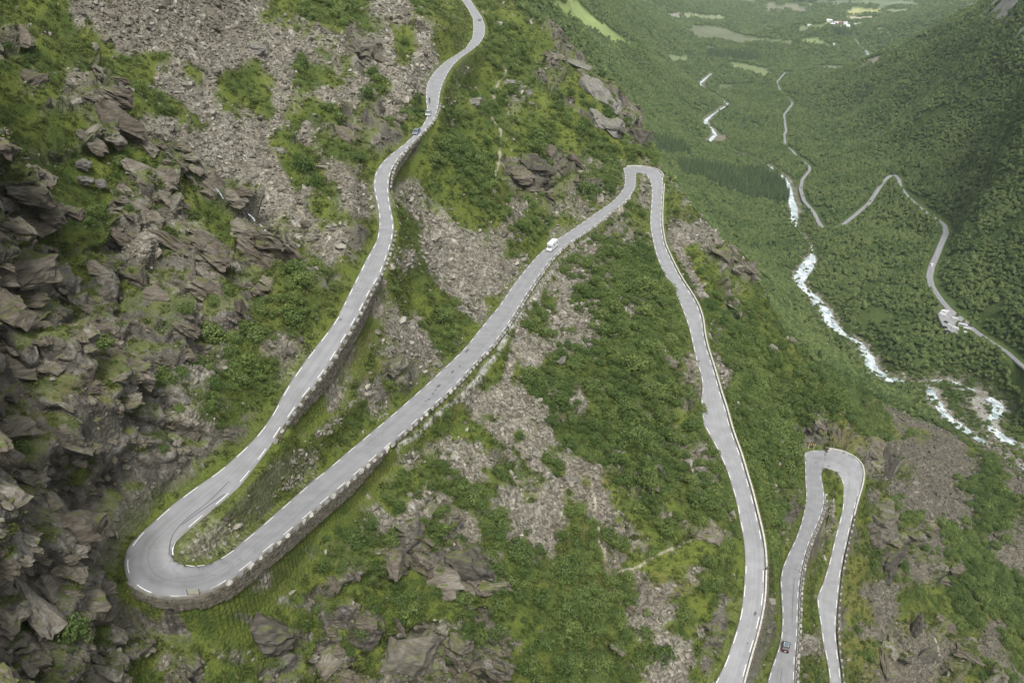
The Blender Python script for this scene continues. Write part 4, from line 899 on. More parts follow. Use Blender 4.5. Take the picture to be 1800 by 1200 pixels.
LM = [(280,1000,'the big near hairpin'),(970,432,'the white motorhome'),(753,201,'the silver car'),(1130,300,'the small top hairpin'),(1381,1138,'the dark red car'),(1465,800,'the lower right hairpin'),(840,50,'the topmost road bend'),(830,990,'the dark overhang'),
 (1170,965,'the dirt path'),(660,330,'the topmost S-bend'),(1240,720,'the passing bay'),(500,460,'the thin waterfall'),(637,96,'the smooth brown boulder'),(870,240,'the winding footpath'),(1110,220,'the cliff edge'),(1680,570,'the parking place'),(1640,440,'the lone white camper'),(1445,402,'the sharp valley bend'),
 (1570,315,'the upper valley bend'),(1420,480,'the white rapids'),(1290,330,'the spruce block'),(1735,710,'the river island'),(1258,240,'the far small rapids'),(55,520,'the pointed left crag'),(400,100,'the upper scree'),(765,690,'the road patches'),(1640,1130,'the lower footpath'),(760,1130,'the bottom crags'),
 (950,840,'the middle scree'),(1700,850,'the brown slope'),(1287,536,'the perched dark boulder'),(600,860,'the long retaining wall'),(330,660,'the green cliff ledge'),(490,269,'the solitary grey block'),(1330,990,'the straight road'),(1100,1120,'the bottom thicket'),(1100,560,'the broad thicket'),(820,420,'the upper bush strip'),(700,560,'the pale scree streak'),
 (430,890,'the hairpin island'),(1560,985,'the bulging crag'),(200,200,'the mossy slabs'),(1540,620,'the river narrows'),(1750,880,'the lower river fork'),(1400,600,'the slope above the river'),(1200,300,'the top of the spruces')]
def region(u, v):
    """where it stands, told from the nearest thing one can find in the picture"""
    d_, nm, dx, dy = min((math.hypot(u - a, v - b_), n_, u - a, v - b_) for a, b_, n_ in LM)
    side = ('right of' if dx > 0 else 'left of') if abs(dx) > abs(dy) * 1.8 else (('below' if dy > 0 else 'above') if abs(dy) > abs(dx) * 1.8 else (('lower right' if dy > 0 else 'upper right') if dx > 0 else ('lower left' if dy > 0 else 'upper left')) + ' of')
    return ('close ' if d_ < 38 else 'well ' if d_ > 75 else '') + side + ' ' + nm
def take_largest(p, size, n_=300, extra=0):
    U, V, fw = project(p); vis = (U > 5) & (U < 1795) & (V > 5) & (V < 1195); key = np.where(vis, size / fw, 0)
    return np.argsort(-key)[:n_], U, V
def individuals(name, kinds, p, rot, scl, vid, size, cat, words, grp, n_=300, parts=True):
    top, U, V = take_largest(p, size, n_); rest = np.ones(len(p), bool); rest[top] = False
    med = float(np.median([np.ravel(scl[q])[0] for q in top]))
    for q in top:
        sz_ = float(np.ravel(scl[q])[0]); sh_ = float(np.ravel(scl[q])[-1]) / sz_; lab = ('big ' if sz_ > med * 1.18 else 'small ' if sz_ < med * .85 else 'middling ') + ('tall ' if sh_ > 1.03 else 'low ' if sh_ < .87 else '') + words + ' ' + region(U[q], V[q]); g_ = grp
        if parts:
            o = bpy.data.objects.new(name, None); COL.objects.link(o); c_, t_ = kinds[vid[q]]
            link('crown', c_, o); link('trunk', t_, o); o['label'] = lab; o['category'] = cat; o['group'] = g_
        else: o = link(name, kinds[vid[q]], label=lab, cat=cat, group=g_)
        o.location = p[q]; o.rotation_euler = rot[q]; o.scale = tuple(np.ravel(scl[q])) if np.ndim(scl[q]) else (scl[q],) * 3
    return rest
def zrot(rs, n_, tilt=.12): return np.stack([rs.normal(0, tilt, n_), rs.normal(0, tilt, n_), rs.uniform(0, 6.283, n_)], -1)
near = (R0 < 700)
road_clear = sstep(1.2, 2.6, RD); wide_clear = (RD > 4.5).astype(float); not_stream = (RVD > 3).astype(float)
# bushes
d = np.clip(shrub, 0, 1) ** 1.2 * .25 * near * (RD > 1.9) * (1 - forest) * np.clip(1 - scree * .8, 0, 1) * (RVD > 2) * (TR_M < .3) * (WD < .3)
p, qi, rs = scatter(d, 1); s = np.exp(rs.normal(-.20, .36, len(p))).clip(.3, 1.7); s *= np.where(RD[qi] < 4.0, .6, 1); s = s * np.interp(R0[qi], [100, 180, 300, 500], [.75, .85, 1.0, 1.25])
p[:, 2] -= .15; rot = zrot(rs, len(p)); vid = rs.integers(0, len(SH), len(p)); s = np.where((rs.uniform(0, 1, len(p)) < .07) & (RD[qi] > 5), s * 1.45, s); scl = np.stack([s, s, s * rs.uniform(.75, 1.25, len(p))], -1)
rest = individuals('birch_shrub', SH, p, rot, scl, vid, s * 4, 'shrub', 'green birch bush', 'birch bushes')
instancer('birch_thicket', p[rest], rot[rest], scl[rest], vid[rest], [a for a, _ in SH], 'dense green birch scrub spread over the mountain side between the roads')
# scrub that takes over along the river where the wood stands back
d = .10 * ((RVD > 1.5) & (RVD < 14)) * (R0 > 480) * (R0 < 1300) * (RD > 5)
p, qi, rs = scatter(d, 41); s = np.exp(rs.normal(-.25, .35, len(p))); instancer('river_scrub', p, zrot(rs, len(p)), np.stack([s, s, s * .7], -1), rs.integers(0, 5, len(p)), [a for a, _ in SH], 'low scrub along the river banks')
# low heath clumps over the grass
d = np.clip(grass * 1.1 + shrub * .5, 0, 1) * .50 * near * (RD > 1.0) * (1 - forest) * np.interp(R0, [100, 300, 600], [1, .8, .3]) * (TR_M < .3) * (WD < .3)
p, qi, rs = scatter(d, 2); s = np.exp(rs.normal(-.1, .4, len(p))).clip(.3, 2.0); instancer('low_heath', p, zrot(rs, len(p), .3), np.stack([s, s, s * .8], -1), rs.integers(0, 3, len(p)), HE, 'low heather and grass clumps on the slope')
# loose stones
d = (np.clip(scree, 0, 1) * 1.5 + .035 * grass + .12 * rock) * (R0 < 640) * (RD > 1.3) * np.interp(R0, [100, 250, 450, 640], [1, 1, .55, .35]) * (TR_M < .4) * (1 - forest) * (WD < .3)
p, qi, rs = scatter(d, 3); s = np.exp(rs.normal(-.64, .62, len(p))).clip(.2, 4.0); s *= np.interp(R0[qi], [100, 250, 450, 640], [.8, 1.0, 1.35, 1.7])
br = (U0[qi] > 1490) & (V0[qi] > 640); vid = np.where(br | (rock[qi] > .5) | (rs.uniform(0, 1, len(p)) < .3 + .3 * (n3[qi] > .1)), rs.integers(6, 9, len(p)), rs.integers(0, 6, len(p)))
scl = np.stack([s, s * rs.uniform(.7, 1.1, len(p)), s * rs.uniform(.7, 1.1, len(p))], -1); rot = zrot(rs, len(p), .5)
p = p + NF[qi] * (s * .12)[:, None]
rest = individuals('boulder', ROCKS, p, rot, scl, vid, s, 'boulder', 'angular loose boulder', 'loose boulders', parts=False)
instancer('scree', p[rest], rot[rest], scl[rest], vid[rest], ROCKS, 'loose grey scree and broken stones')
# fractured blocks that make up the cliffs and crags, lying in the beds of the rock
r_cliff = None
def cliff_mat():
    mt, t, b = new_mat('cliff_rock'); ge = nd(t, 'ShaderNodeNewGeometry'); tc = nd(t, 'ShaderNodeTexCoord')
    na = nd(t, 'ShaderNodeTexNoise', Scale=.16, Detail=5.0, Roughness=.6); t.links.new(ge.outputs['Position'], na.inputs['Vector'])
    mp = nd(t, 'ShaderNodeMapping'); mp.inputs['Rotation'].default_value = (0, .55, .2); mp.inputs['Scale'].default_value = (.5, .7, 3.2); t.links.new(ge.outputs['Position'], mp.inputs[0]); nb = nd(t, 'ShaderNodeTexNoise', Scale=1.0, Detail=6.0, Roughness=.7); t.links.new(mp.outputs[0], nb.inputs['Vector'])
    oi = nd(t, 'ShaderNodeObjectInfo'); s1 = nd(t, 'ShaderNodeMath', operation='MULTIPLY_ADD'); t.links.new(nb.outputs[0], s1.inputs[0]); s1.inputs[1].default_value = .55; s2 = nd(t, 'ShaderNodeMath', operation='MULTIPLY_ADD'); t.links.new(oi.outputs['Random'], s2.inputs[0]); s2.inputs[1].default_value = .16; s3 = nd(t, 'ShaderNodeMath', operation='MULTIPLY'); t.links.new(na.outputs[0], s3.inputs[0]); s3.inputs[1].default_value = .42; t.links.new(s3.outputs[0], s2.inputs[2]); t.links.new(s2.outputs[0], s1.inputs[2])
    cr_ = nd(t, 'ShaderNodeValToRGB'); e = cr_.color_ramp.elements; e[0].position = .38; e[0].color = (.036, .032, .027, 1); e[1].position = .78; e[1].color = (.235, .225, .195, 1)
    for ps, cc in ((.50, (.084, .071, .054)), (.62, (.138, .122, .096))): x = e.new(ps); x.color = (*cc, 1)
    t.links.new(s1.outputs[0], cr_.inputs[0])
    sx_ = nd(t, 'ShaderNodeSeparateXYZ'); t.links.new(ge.outputs['Normal'], sx_.inputs[0]); nc = nd(t, 'ShaderNodeTexNoise', Scale=.45, Detail=6.0, Roughness=.65); t.links.new(ge.outputs['Position'], nc.inputs['Vector']); ad = nd(t, 'ShaderNodeMath', operation='MULTIPLY_ADD'); ad.inputs[1].default_value = 1.0; t.links.new(nc.outputs[0], ad.inputs[0]); t.links.new(sx_.outputs[2], ad.inputs[2])
    r = nd(t, 'ShaderNodeMapRange'); r.inputs[1].default_value = 1.33; r.inputs[2].default_value = 1.46; r.inputs[4].default_value = .85; t.links.new(ad.outputs[0], r.inputs[0])
    mx = nd(t, 'ShaderNodeMix', data_type='RGBA'); t.links.new(r.outputs[0], mx.inputs[0]); t.links.new(cr_.outputs[0], mx.inputs[6]); mx.inputs[7].default_value = (.080, .098, .022, 1); t.links.new(mx.outputs[2], b.inputs['Base Color'])
    bp = nd(t, 'ShaderNodeBump', Strength=1.0, Distance=.22); t.links.new(nb.outputs[0], bp.inputs['Height']); t.links.new(bp.outputs[0], b.inputs['Normal']); return mt
r_cliff = cliff_mat()
BLK = []
def weathered(me, k):
    import bmesh
    bm = bmesh.new(); bm.from_mesh(me); bmesh.ops.triangulate(bm, faces=bm.faces); bmesh.ops.subdivide_edges(bm, edges=bm.edges, cuts=4, use_grid_fill=True); bm.normal_update()
    q = np.array([v.co[:] for v in bm.verts], np.float32); ns = np.array([v.normal[:] for v in bm.verts]); h_, e_, _ = blocks((q + k * 3.1) * np.array([3.2, 4.0, 7.5], np.float32), 800 + k, .9)
    d = h_ * .060 - .05 * np.exp(-(e_ / .10) ** 2) + fbm((q + k) * 9, 810, 3) * .02
    for v, n_2, dd in zip(bm.verts, ns, d): v.co.x += n_2[0] * dd; v.co.y += n_2[1] * dd; v.co.z += n_2[2] * dd
    bm.to_mesh(me); bm.free(); me.materials.append(r_cliff); return me
for k in range(10):
    me = hull(700 + k * 3, 13 + k % 4, (1.5, 1.0, .62 + .12 * (k % 3)), .72); BLK.append(weathered(me, k))
P_, Q_, S_, I_ = [], [], [], []
for sd, base, dn in ((21, 9.5, .007), (22, 5.4, .022), (23, 2.8, .040), (24, 1.3, .09)):
    d = dn * np.interp(R0, [80, 140, 260], [3.2, 2.0, 1.0]) * sstep(.30, .75, rock) * (R0 < 640) * (RD > base * .85 + 1.3) * (WD < .3) * np.interp(R0, [80, 200, 400, 640], [1, 1, .5, .2]) * (stroke("376,343;395,358;412,374;440,385;462,405;486,425;500,440;512,462", 7) < .3)
    p, qi, rs = scatter(d, sd); s = base * np.exp(rs.normal(-.05, .30, len(p))) * np.interp(R0[qi], [80, 140, 260], [.50, .68, 1.0]); nrm_ = NB[qi]
    P_.append(p + nrm_ * (s * rs.uniform(-.20, .06, len(p)))[:, None]); I_.append(rs.integers(0, 10, len(p)))
    S_.append(np.stack([s * rs.uniform(.8, 1.3, len(p)), s * rs.uniform(.8, 1.25, len(p)), s * rs.uniform(.7, 1.2, len(p))], -1)); tw = fbm(p / 25.0, 33, 2) * .5
    Q_.append(np.stack([rs.normal(0, .12, len(p)) + tw * .5, .52 + rs.normal(0, .12, len(p)) + tw, rs.normal(.15, .35, len(p)) + tw * 2], -1))
P_, Q_, S_, I_ = (np.concatenate(x) for x in (P_, Q_, S_, I_))
rest = individuals('rock_block', BLK, P_, Q_, S_, I_, S_.mean(1), 'rock', 'fractured cliff block', 'cliff blocks', parts=False)
instancer('cliff_rock', P_[rest], Q_[rest], S_[rest], I_[rest], BLK, 'fractured grey brown rock with moss on its ledges')
# stones along the river
d = .10 * sstep(12, 0, RVD) * (RVD > -.5) * (R0 < 1300)
p, qi, rs = scatter(d, 4); s = np.exp(rs.normal(.3, .5, len(p))).clip(.5, 4.5); instancer('river_stones', p, zrot(rs, len(p), .4), s, rs.integers(0, 6, len(p)), ROCKS, 'pale stones lining the river banks')
# valley woods
spr = np.zeros(len(PB), bool)
for q in ("1185,298;1230,292;1290,300;1340,305;1372,318;1385,345;1380,362;1330,352;1280,340;1230,318;1195,312", "1142,255;1175,258;1205,266;1210,276;1170,276;1142,270", "1240,93;1300,95;1340,102;1330,110;1280,106;1245,102", "1460,57;1495,58;1498,66;1470,66;1450,62", "1380,0;1460,0;1470,4;1400,9"):
    spr |= inpoly(U0, V0, pp(q))
spr &= R0 > 640
fd = np.interp(R0, [600, 1500, 2600, 5000, 9000], [1 / 10, 1 / 12, 1 / 34, 1 / 140, 1 / 400])
open_ = (TREELESS < .5) & (RVD > np.where((V0 > 395) & (V0 < 452) | (V0 > 262) & (V0 < 310) & (U0 < 1372), -.5, np.where(V0 > 640, 10.0, 6.0))) & (RD > np.where((U0 > 1470) & (V0 < 126), 13.0, 5.0))
wood = np.clip(forest, 0, 1) * (fbm(PB / 38, 500, 3) > -.42 + .0 * R0)
pkz = inpoly(U0, V0, pp("1645,551;1655,544;1668,543;1690,552;1732,586;1722,597;1700,596;1660,590;1652,576;1644,562"))
d = fd * wood * open_ * ~spr * (R0 > 430) * ~pkz
p, qi, rs = scatter(d, 5); s = np.exp(rs.normal(-.08, .2, len(p))) * np.interp(R0[qi], [430, 900, 1500, 2600, 5000, 9000], [.58, .68, .76, 1.0, 1.7, 2.6])
rot = zrot(rs, len(p), .08); vid = rs.integers(0, len(TRS), len(p)); scl = np.stack([s, s, s * rs.uniform(.85, 1.15, len(p)) * np.interp(R0[qi], [2000, 6000], [1, .7])], -1)
rest = individuals('birch_tree', TRS, p, rot, scl, vid, s * 7, 'tree', 'rounded valley birch', 'valley birch trees')
instancer('birch_forest', p[rest], rot[rest], scl[rest], vid[rest], [a for a, _ in TRS], 'broadleaf forest covering the valley and its far wall')
d = fd * .85 * spr
p, qi, rs = scatter(d, 6); s = np.exp(rs.normal(0, .15, len(p))) * np.interp(R0[qi], [1000, 2600, 5000], [.9, 1.0, 1.6]); rot = zrot(rs, len(p), .03); vid = rs.integers(0, 3, len(p)); scl = np.repeat(s[:, None], 3, 1)
rest = individuals('spruce_tree', SPR, p, rot, scl, vid, s * 10, 'tree', 'dark pointed spruce', 'planted spruces')
instancer('spruce_plantation', p[rest], rot[rest], scl[rest], vid[rest], [a for a, _ in SPR], 'dark spruce plantation on the valley floor')
#NEXT3
# ------------------------------------------------------------------ vehicles
def paintm(name, c_, rough=.35, spec=.5, metal=0.): return varied(name, tuple(x * .93 for x in c_), c_, 1.0, rough, metal, spec=spec)
P_white = paintm('white_lacquer', (.58, .59, .60)); P_silver = paintm('pale_silver_lacquer', (.25, .28, .27)); P_blue = paintm('grey_blue_lacquer', (.13, .16, .19)); P_red = paintm('dark_red_lacquer', (.040, .012, .013)); P_black = paintm('black_lacquer', (.02, .022, .025)); P_dgrey = paintm('dark_grey_lacquer', (.08, .09, .10))
glass = paintm('dark_car_glass', (.030, .040, .048), .08, .8); tyre = varied('tyre_rubber', (.02, .02, .02), (.035, .035, .035), 8, .9); rimm = paintm('rim_alloy', (.35, .35, .36), .4); lampw = paintm('clear_lamp', (.6, .6, .62), .15); lampr = paintm('red_lamp', (.35, .02, .02), .2); trim_m = paintm('black_plastic', (.035, .035, .037), .7); rail_m = paintm('silver_rail', (.55, .56, .58), .3); pano = paintm('panorama_glass', (.10, .16, .19), .08, .7)
def mk(name, vs, fs, mat, parent): 
    me = bpy.data.meshes.new(name); me.from_pydata([tuple(map(float, v)) for v in vs], [], fs); me.materials.append(mat); me.update(); return link(name, me, parent)
def bevel(o, w_=.04, seg=2):
    md = o.modifiers.new('bevel', 'BEVEL'); md.width = w_; md.segments = seg; md.limit_method = 'ANGLE'; md.angle_limit = .6; return o
def box(name, c_, s, mat, parent, bw=.03):
    x, y, z = (k / 2 for k in s); vs = [(c_[0] + a * x, c_[1] + b_ * y, c_[2] + d * z) for d in (-1, 1) for a, b_ in ((-1, -1), (1, -1), (1, 1), (-1, 1))]
    o = mk(name, vs, [(3, 2, 1, 0), (4, 5, 6, 7), (0, 1, 5, 4), (1, 2, 6, 5), (2, 3, 7, 6), (3, 0, 4, 7)], mat, parent); return bevel(o, bw) if bw else o
def hwid(W_, z, belt, top, tum): return W_ / 2 * (1 - tum * max(0, z - belt) / (top - belt)) * (1 - .06 * max(0, .55 - z))
def profile(name, prof, W_, belt, top, tum, mat, parent, bw=.06):
    n_ = len(prof); vs = [(x, -hwid(W_, z, belt, top, tum), z) for x, z in prof] + [(x, hwid(W_, z, belt, top, tum), z) for x, z in prof]
    fs = [tuple(range(n_))[::-1], tuple(range(n_, 2 * n_))] + [(i, (i + 1) % n_, n_ + (i + 1) % n_, n_ + i) for i in range(n_)]
    return bevel(mk(name, vs, fs, mat, parent), bw, 2)
def side_glass(poly, W_, belt, top, tum, parent, mat=glass, name='window'):
    for s in (-1, 1):
        for pl in poly:
            vs = [(x, s * (hwid(W_, z, belt, top, tum) + .012), z) for x, z in pl] + [(x, s * (hwid(W_, z, belt, top, tum) - .03), z) for x, z in pl]; n_ = len(pl)
            f = [tuple(range(n_)), tuple(range(n_, 2 * n_))[::-1]] + [(i, n_ + i, n_ + (i + 1) % n_, (i + 1) % n_) for i in range(n_)]
            mk(name, vs, f, mat, parent)
def end_glass(name, p0, p1, W_, belt, top, tum, parent, inset=.10, off=.015, mat=glass):
    (x0, z0_), (x1, z1_) = p0, p1; nx_, nz_ = (z1_ - z0_), -(x1 - x0); l = math.hypot(nx_, nz_); nx_, nz_ = nx_ / l, nz_ / l
    if nz_ < 0: nx_, nz_ = -nx_, -nz_
    h0, h1 = hwid(W_, z0_, belt, top, tum) - inset, hwid(W_, z1_, belt, top, tum) - inset
    vs = [(x + nx_ * k, y, z + nz_ * k) for k in (off, -.03) for x, y, z in ((x0, -h0, z0_), (x0, h0, z0_), (x1, h1, z1_), (x1, -h1, z1_))]
    mk(name, vs, [(0, 1, 2, 3), (7, 6, 5, 4), (0, 4, 5, 1), (1, 5, 6, 2), (2, 6, 7, 3), (3, 7, 4, 0)], mat, parent)
def wheel(x, y, r_, parent, w_=.22):
    k = 16; vs, fs = [], []
    for s in (-1, 1):
        for rr in (r_, r_ * .62):
            for j in range(k): a = 6.2832 * j / k; vs.append((x + rr * math.cos(a), y + s * w_ / 2, r_ + rr * math.sin(a)))
    for j in range(k):
        j2 = (j + 1) % k; fs += [(j, j2, 2 * k + j2, 2 * k + j), (k + j, j, 2 * k + j, 3 * k + j)[:0] or (j, k + j, k + j2, j2), (2 * k + j, 2 * k + j2, 3 * k + j2, 3 * k + j)]
    wo_ = mk('wheel', vs, fs, tyre, parent)
    vs = [(x, y + s * (w_ / 2 - .02), r_) for s in (-1, 1)] + [(x + r_ * .62 * math.cos(6.2832 * j / k), y + s * (w_ / 2 - .03), r_ + r_ * .62 * math.sin(6.2832 * j / k)) for s in (-1, 1) for j in range(k)]
    mk('rim', vs, [(0, 2 + j, 2 + (j + 1) % k) for j in range(k)] + [(1, 2 + k + (j + 1) % k, 2 + k + j) for j in range(k)], rimm, wo_)
def root_at(name, u, v, rd, heading, label, cat, z=None, side=0.):
    if rd is not None:
        i = rindex(rd, u, v); z = rd.C[i, 2] + (.07 if rd is not valley_road else .52); a, b_ = rd.C[max(i - 6, 0)], rd.C[min(i + 6, len(rd.C) - 1)]; tg = (b_ - a) * heading; ang = math.atan2(tg[1], tg[0]); pitch = -math.atan2(tg[2], math.hypot(tg[0], tg[1]))
    else: ang, pitch = heading, 0
    o = bpy.data.objects.new(name, None); COL.objects.link(o); o.location = tuple(at(u, v, z)); o.rotation_mode = 'XYZ'; o.rotation_euler = (0, pitch, ang); o['label'] = label; o['category'] = cat; return o
def car(o, mat, suv=False):
    W_, belt, top, tum = 1.82, .95, 1.50, .17
    if suv: top = 1.66; W_ = 1.86; belt = 1.02
    k = top / 1.5
    prof = [(-2.1, .28), (-2.18, .62), (-2.1, .98 * k), (-1.72, 1.42 * k), (-1.2, 1.49 * k), (.1, 1.5 * k), (.42, 1.45 * k), (1.12, 1.0 * k), (1.95, .86), (2.16, .6), (2.12, .28)]
    profile('body', prof, W_, belt, top, tum, mat, o)
    end_glass('windscreen', (1.06, 1.05 * k), (.50, 1.41 * k), W_, belt, top, tum, o); end_glass('rear_window', (-2.05, 1.04 * k), (-1.78, 1.37 * k), W_, belt, top, tum, o, .14)
    side_glass([[(.88, 1.02 * k), (.36, 1.38 * k), (-.28, 1.40 * k), (-.30, 1.0 * k)], [(-.38, 1.0 * k), (-.36, 1.40 * k), (-1.15, 1.39 * k), (-1.25, 1.0 * k)], [(-1.33, 1.02 * k), (-1.25, 1.38 * k), (-1.6, 1.34 * k), (-1.86, 1.06 * k)]], W_, belt, top, tum, o)
    for x in (-1.33, 1.33):
        for s in (-1, 1): wheel(x, s * (W_ / 2 - .12), .33, o)
    for s in (-1, 1):
        box('headlight', (2.05, s * .66, .70), (.16, .36, .14), lampw, o, .03); box('tail_light', (-2.1, s * .74, .90 * k), (.14, .24, .2), lampr, o, .03); box('wing_mirror', (.78, s * (W_ / 2 + .09), 1.02 * k), (.12, .2, .14), mat, o, .03)
        if suv: box('roof_rail', (-.55, s * .62, top + .03), (1.9, .05, .05), rail_m, o, .01)
    box('number_plate', (-2.19, 0, .62), (.03, .52, .12), paintm('plate_white', (.7, .7, .68)), o, 0); box('bumper', (-2.13, 0, .40), (.14, 1.6, .18), trim_m, o, .03); box('bumper', (2.13, 0, .38), (.12, 1.6, .16), trim_m, o, .03)
    if suv:
        box('panorama_roof', (-.5, 0, top + .008), (1.7, 1.02, .03), pano, o, .01)
        for s in (-1, 1): box('roof_frame', (-.5, s * .56, top + .01), (1.78, .07, .04), rail_m, o, .01)
        for x in (.38, -1.38): box('roof_frame', (x, 0, top + .01), (.07, 1.16, .04), rail_m, o, .01)
c1 = root_at('car', 753, 202, main_road, 1, 'pale silver car coming down the topmost road behind another car', 'car'); car(c1, P_silver)
c2 = root_at('car', 732, 235, main_road, 1, 'grey blue car leading down the topmost road before the S-bend', 'car'); car(c2, P_blue)
c3 = root_at('car', 1381, 1139, low_road, 1, 'dark red car with glass roof and silver rails on the narrow lower road', 'car'); car(c3, P_red, True)
def motorhome(o, rack=True, L=6.6):
    W_, top = 2.3, 3.0; h = L / 2
    prof = [(-h, .45), (-h, 2.85), (-h + .15, top), (h - .9, top), (h - .15, 2.78), (h - .05, 2.35), (h - .55, 2.0), (h - .5, .45)]
    profile('body', prof, W_, .6, top, .05, P_white, o, .08)
    prof2 = [(h - .6, .4), (h - .6, 1.98), (h - .15, 1.95), (h + .35, 1.25), (h + .85, 1.05), (h + .95, .7), (h + .93, .38)]
    profile('cab', prof2, 2.0, 1.2, 2.0, .12, P_white, o, .06)
    end_glass('windscreen', (h + .33, 1.32), (h - .1, 1.88), 2.0, 1.2, 2.0, .12, o, .1)
    side_glass([[(h + .1, 1.28), (h - .22, 1.8), (h - .5, 1.8), (h - .5, 1.28)]], 2.0, 1.2, 2.0, .12, o)
    side_glass([[(-h + .7, 1.5), (-h + .7, 2.1), (-h + 1.6, 2.1), (-h + 1.6, 1.5)], [(.4, 1.5), (.4, 2.1), (1.5, 2.1), (1.5, 1.5)]], W_, .6, top, .05, o)
    side_glass([[(h - 1.2, 2.35), (h - 1.2, 2.65), (h - .7, 2.65), (h - .7, 2.35)]], W_, .6, top, .05, o)
    for x in (-1.7, .5, 1.6): box('roof_hatch', (x, .1, top + .05), (.55, .55, .1), lampw, o, .03)
    for s in (-1, 1):
        wheel(-h + 1.6, s * .98, .36, o); wheel(h - .05, s * .88, .36, o); box('tail_light', (-h - .02, s * .98, .75), (.06, .16, .4), lampr, o, .01); box('headlight', (h + .9, s * .78, .85), (.12, .3, .2), lampw, o, .03); box('wing_mirror', (h - .05, s * 1.2, 1.55), (.12, .24, .36), trim_m, o, .03)
    box('bumper', (-h - .06, 0, .45), (.16, 2.2, .22), lampw, o, .03); box('rear_window', (-h - .015, 0, 2.2), (.03, 1.1, .5), glass, o, .0); box('number_plate', (-h - .15, 0, .5), (.02, .52, .12), paintm('plate_white', (.7, .7, .68)), o, 0)
    if rack:
        rk = box('bicycle_rack', (-h - .28, 0, .95), (.5, 1.7, .05), trim_m, o, .01)
        for y in (-.6, .6): box('rack_post', (-h - .1, y, 1.35), (.05, .05, .9), rail_m, rk, 0)
m1 = root_at('motorhome', 971, 437, main_road, -1, 'white motorhome with bicycle rack driving up the middle road', 'motorhome', side=0); motorhome(m1)
def torus_bits(R_, r_, c_, k=18, q=5):
    vs, fs = [], []
    for i in range(k):
        a = 6.2832 * i / k
        for j in range(q):
            b_ = 6.2832 * j / q; rr = R_ + r_ * math.cos(b_); vs.append((c_[0] + r_ * math.sin(b_), c_[1] + rr * math.cos(a), c_[2] + rr * math.sin(a)))
    for i in range(k):
        for j in range(q): fs.append((i * q + j, ((i + 1) % k) * q + j, ((i + 1) % k) * q + (j + 1) % q, i * q + (j + 1) % q))
    return vs, fs
def tubes(segs, r_, k=6):
    vs, fs = [], []
    for p, q in segs:
        p = np.array(p, float); q = np.array(q, float); d = q - p; d /= np.linalg.norm(d); a = np.cross(d, [0.3, .5, .8]); a /= np.linalg.norm(a); b_ = np.cross(d, a); o = len(vs)
        for c_ in (p, q):
            for j in range(k): t_ = 6.2832 * j / k; vs.append(tuple(c_ + r_ * (a * math.cos(t_) + b_ * math.sin(t_))))
        for j in range(k): fs.append((o + j, o + (j + 1) % k, o + k + (j + 1) % k, o + k + j))
    return vs, fs
bpy.context.view_layer.update()
for n_, (dx, col_) in enumerate(((-.2, P_black), (-.42, P_dgrey))):     # two bicycles carried across the back
    bk = bpy.data.objects.new('bicycle', None); COL.objects.link(bk); bk.location = m1.matrix_world @ __import__('mathutils').Vector((-3.3 + dx, 0, .98)); bk.rotation_euler = m1.rotation_euler
    bk['label'] = ('black bicycle on the motorhome rack, nearer the rear wall', 'dark grey bicycle hanging outermost on the motorhome rack')[n_]; bk['category'] = 'bicycle'
    for y in (-.52, .52): v_, f_ = torus_bits(.33, .025, (0, y, .34)); mk('wheel', v_, f_, tyre, bk)
    v_, f_ = tubes([((0, -.52, .34), (0, -.05, .3)), ((0, -.05, .3), (0, -.2, .8)), ((0, -.52, .34), (0, -.2, .78)), ((0, -.05, .3), (0, .36, .78)), ((0, -.2, .72), (0, .36, .78)), ((0, .52, .34), (0, .34, .9))], .022); mk('frame', v_, f_, col_, bk)
    box('saddle', (0, -.22, .85), (.12, .26, .06), trim_m, bk, .02); v_, f_ = tubes([((-.25, .34, .93), (.25, .34, .93))], .02); mk('handlebar', v_, f_, trim_m, bk)
# motorcycle and rider
mc = root_at('motorcycle', 755, 180, main_road, 1, 'dark motorcycle coming down the topmost road', 'motorcycle')
for x in (-.72, .72): v_, f_ = torus_bits(.27, .075, (0, 0, 0), 18, 6); mk('wheel', [(x + b_, a * 1.0, c_ + .34) for a, b_, c_ in v_], f_, tyre, mc)
profile('body', [(-.75, .75), (-.8, .95), (-.3, .82), (.1, .98), (.5, .95), (.68, .7), (.45, .4), (-.3, .35)], .36, .9, 1.0, .2, P_dgrey, mc, .05)
v_, f_ = tubes([((.72, -.1, .34), (.42, -.12, 1.0)), ((.72, .1, .34), (.42, .12, 1.0)), ((.4, -.38, 1.08), (.42, 0, 1.02)), ((.4, .38, 1.08), (.42, 0, 1.02)), ((-.72, 0, .34), (-.1, 0, .42))], .035); mk('fork', v_, f_, trim_m, mc)
box('saddle', (-.35, 0, .86), (.75, .3, .1), trim_m, mc, .03); box('headlight', (.66, 0, .9), (.12, .2, .18), lampw, mc, .04); box('luggage_box', (-.85, 0, 1.05), (.34, .4, .3), P_black, mc, .04)
def skinned(name, joints, edges, radii, mat, parent):
    me = bpy.data.meshes.new(name); me.from_pydata(joints, edges, []); me.materials.append(mat); o = link(name, me, parent); md = o.modifiers.new('skin', 'SKIN'); 
    me.skin_vertices.new() if not me.skin_vertices else None
    for i, r_ in enumerate(radii): me.skin_vertices[0].data[i].radius = (r_, r_)
    me.skin_vertices[0].data[0].use_root = True
    o.modifiers.new('sub', 'SUBSURF').levels = 1; o.modifiers['sub'].render_levels = 1; return o
pr = bpy.data.objects.new('person', None); COL.objects.link(pr); pr.location = mc.location; pr.rotation_euler = mc.rotation_euler; pr['label'] = 'rider in dark jacket and helmet sitting on the motorcycle'; pr['category'] = 'person'
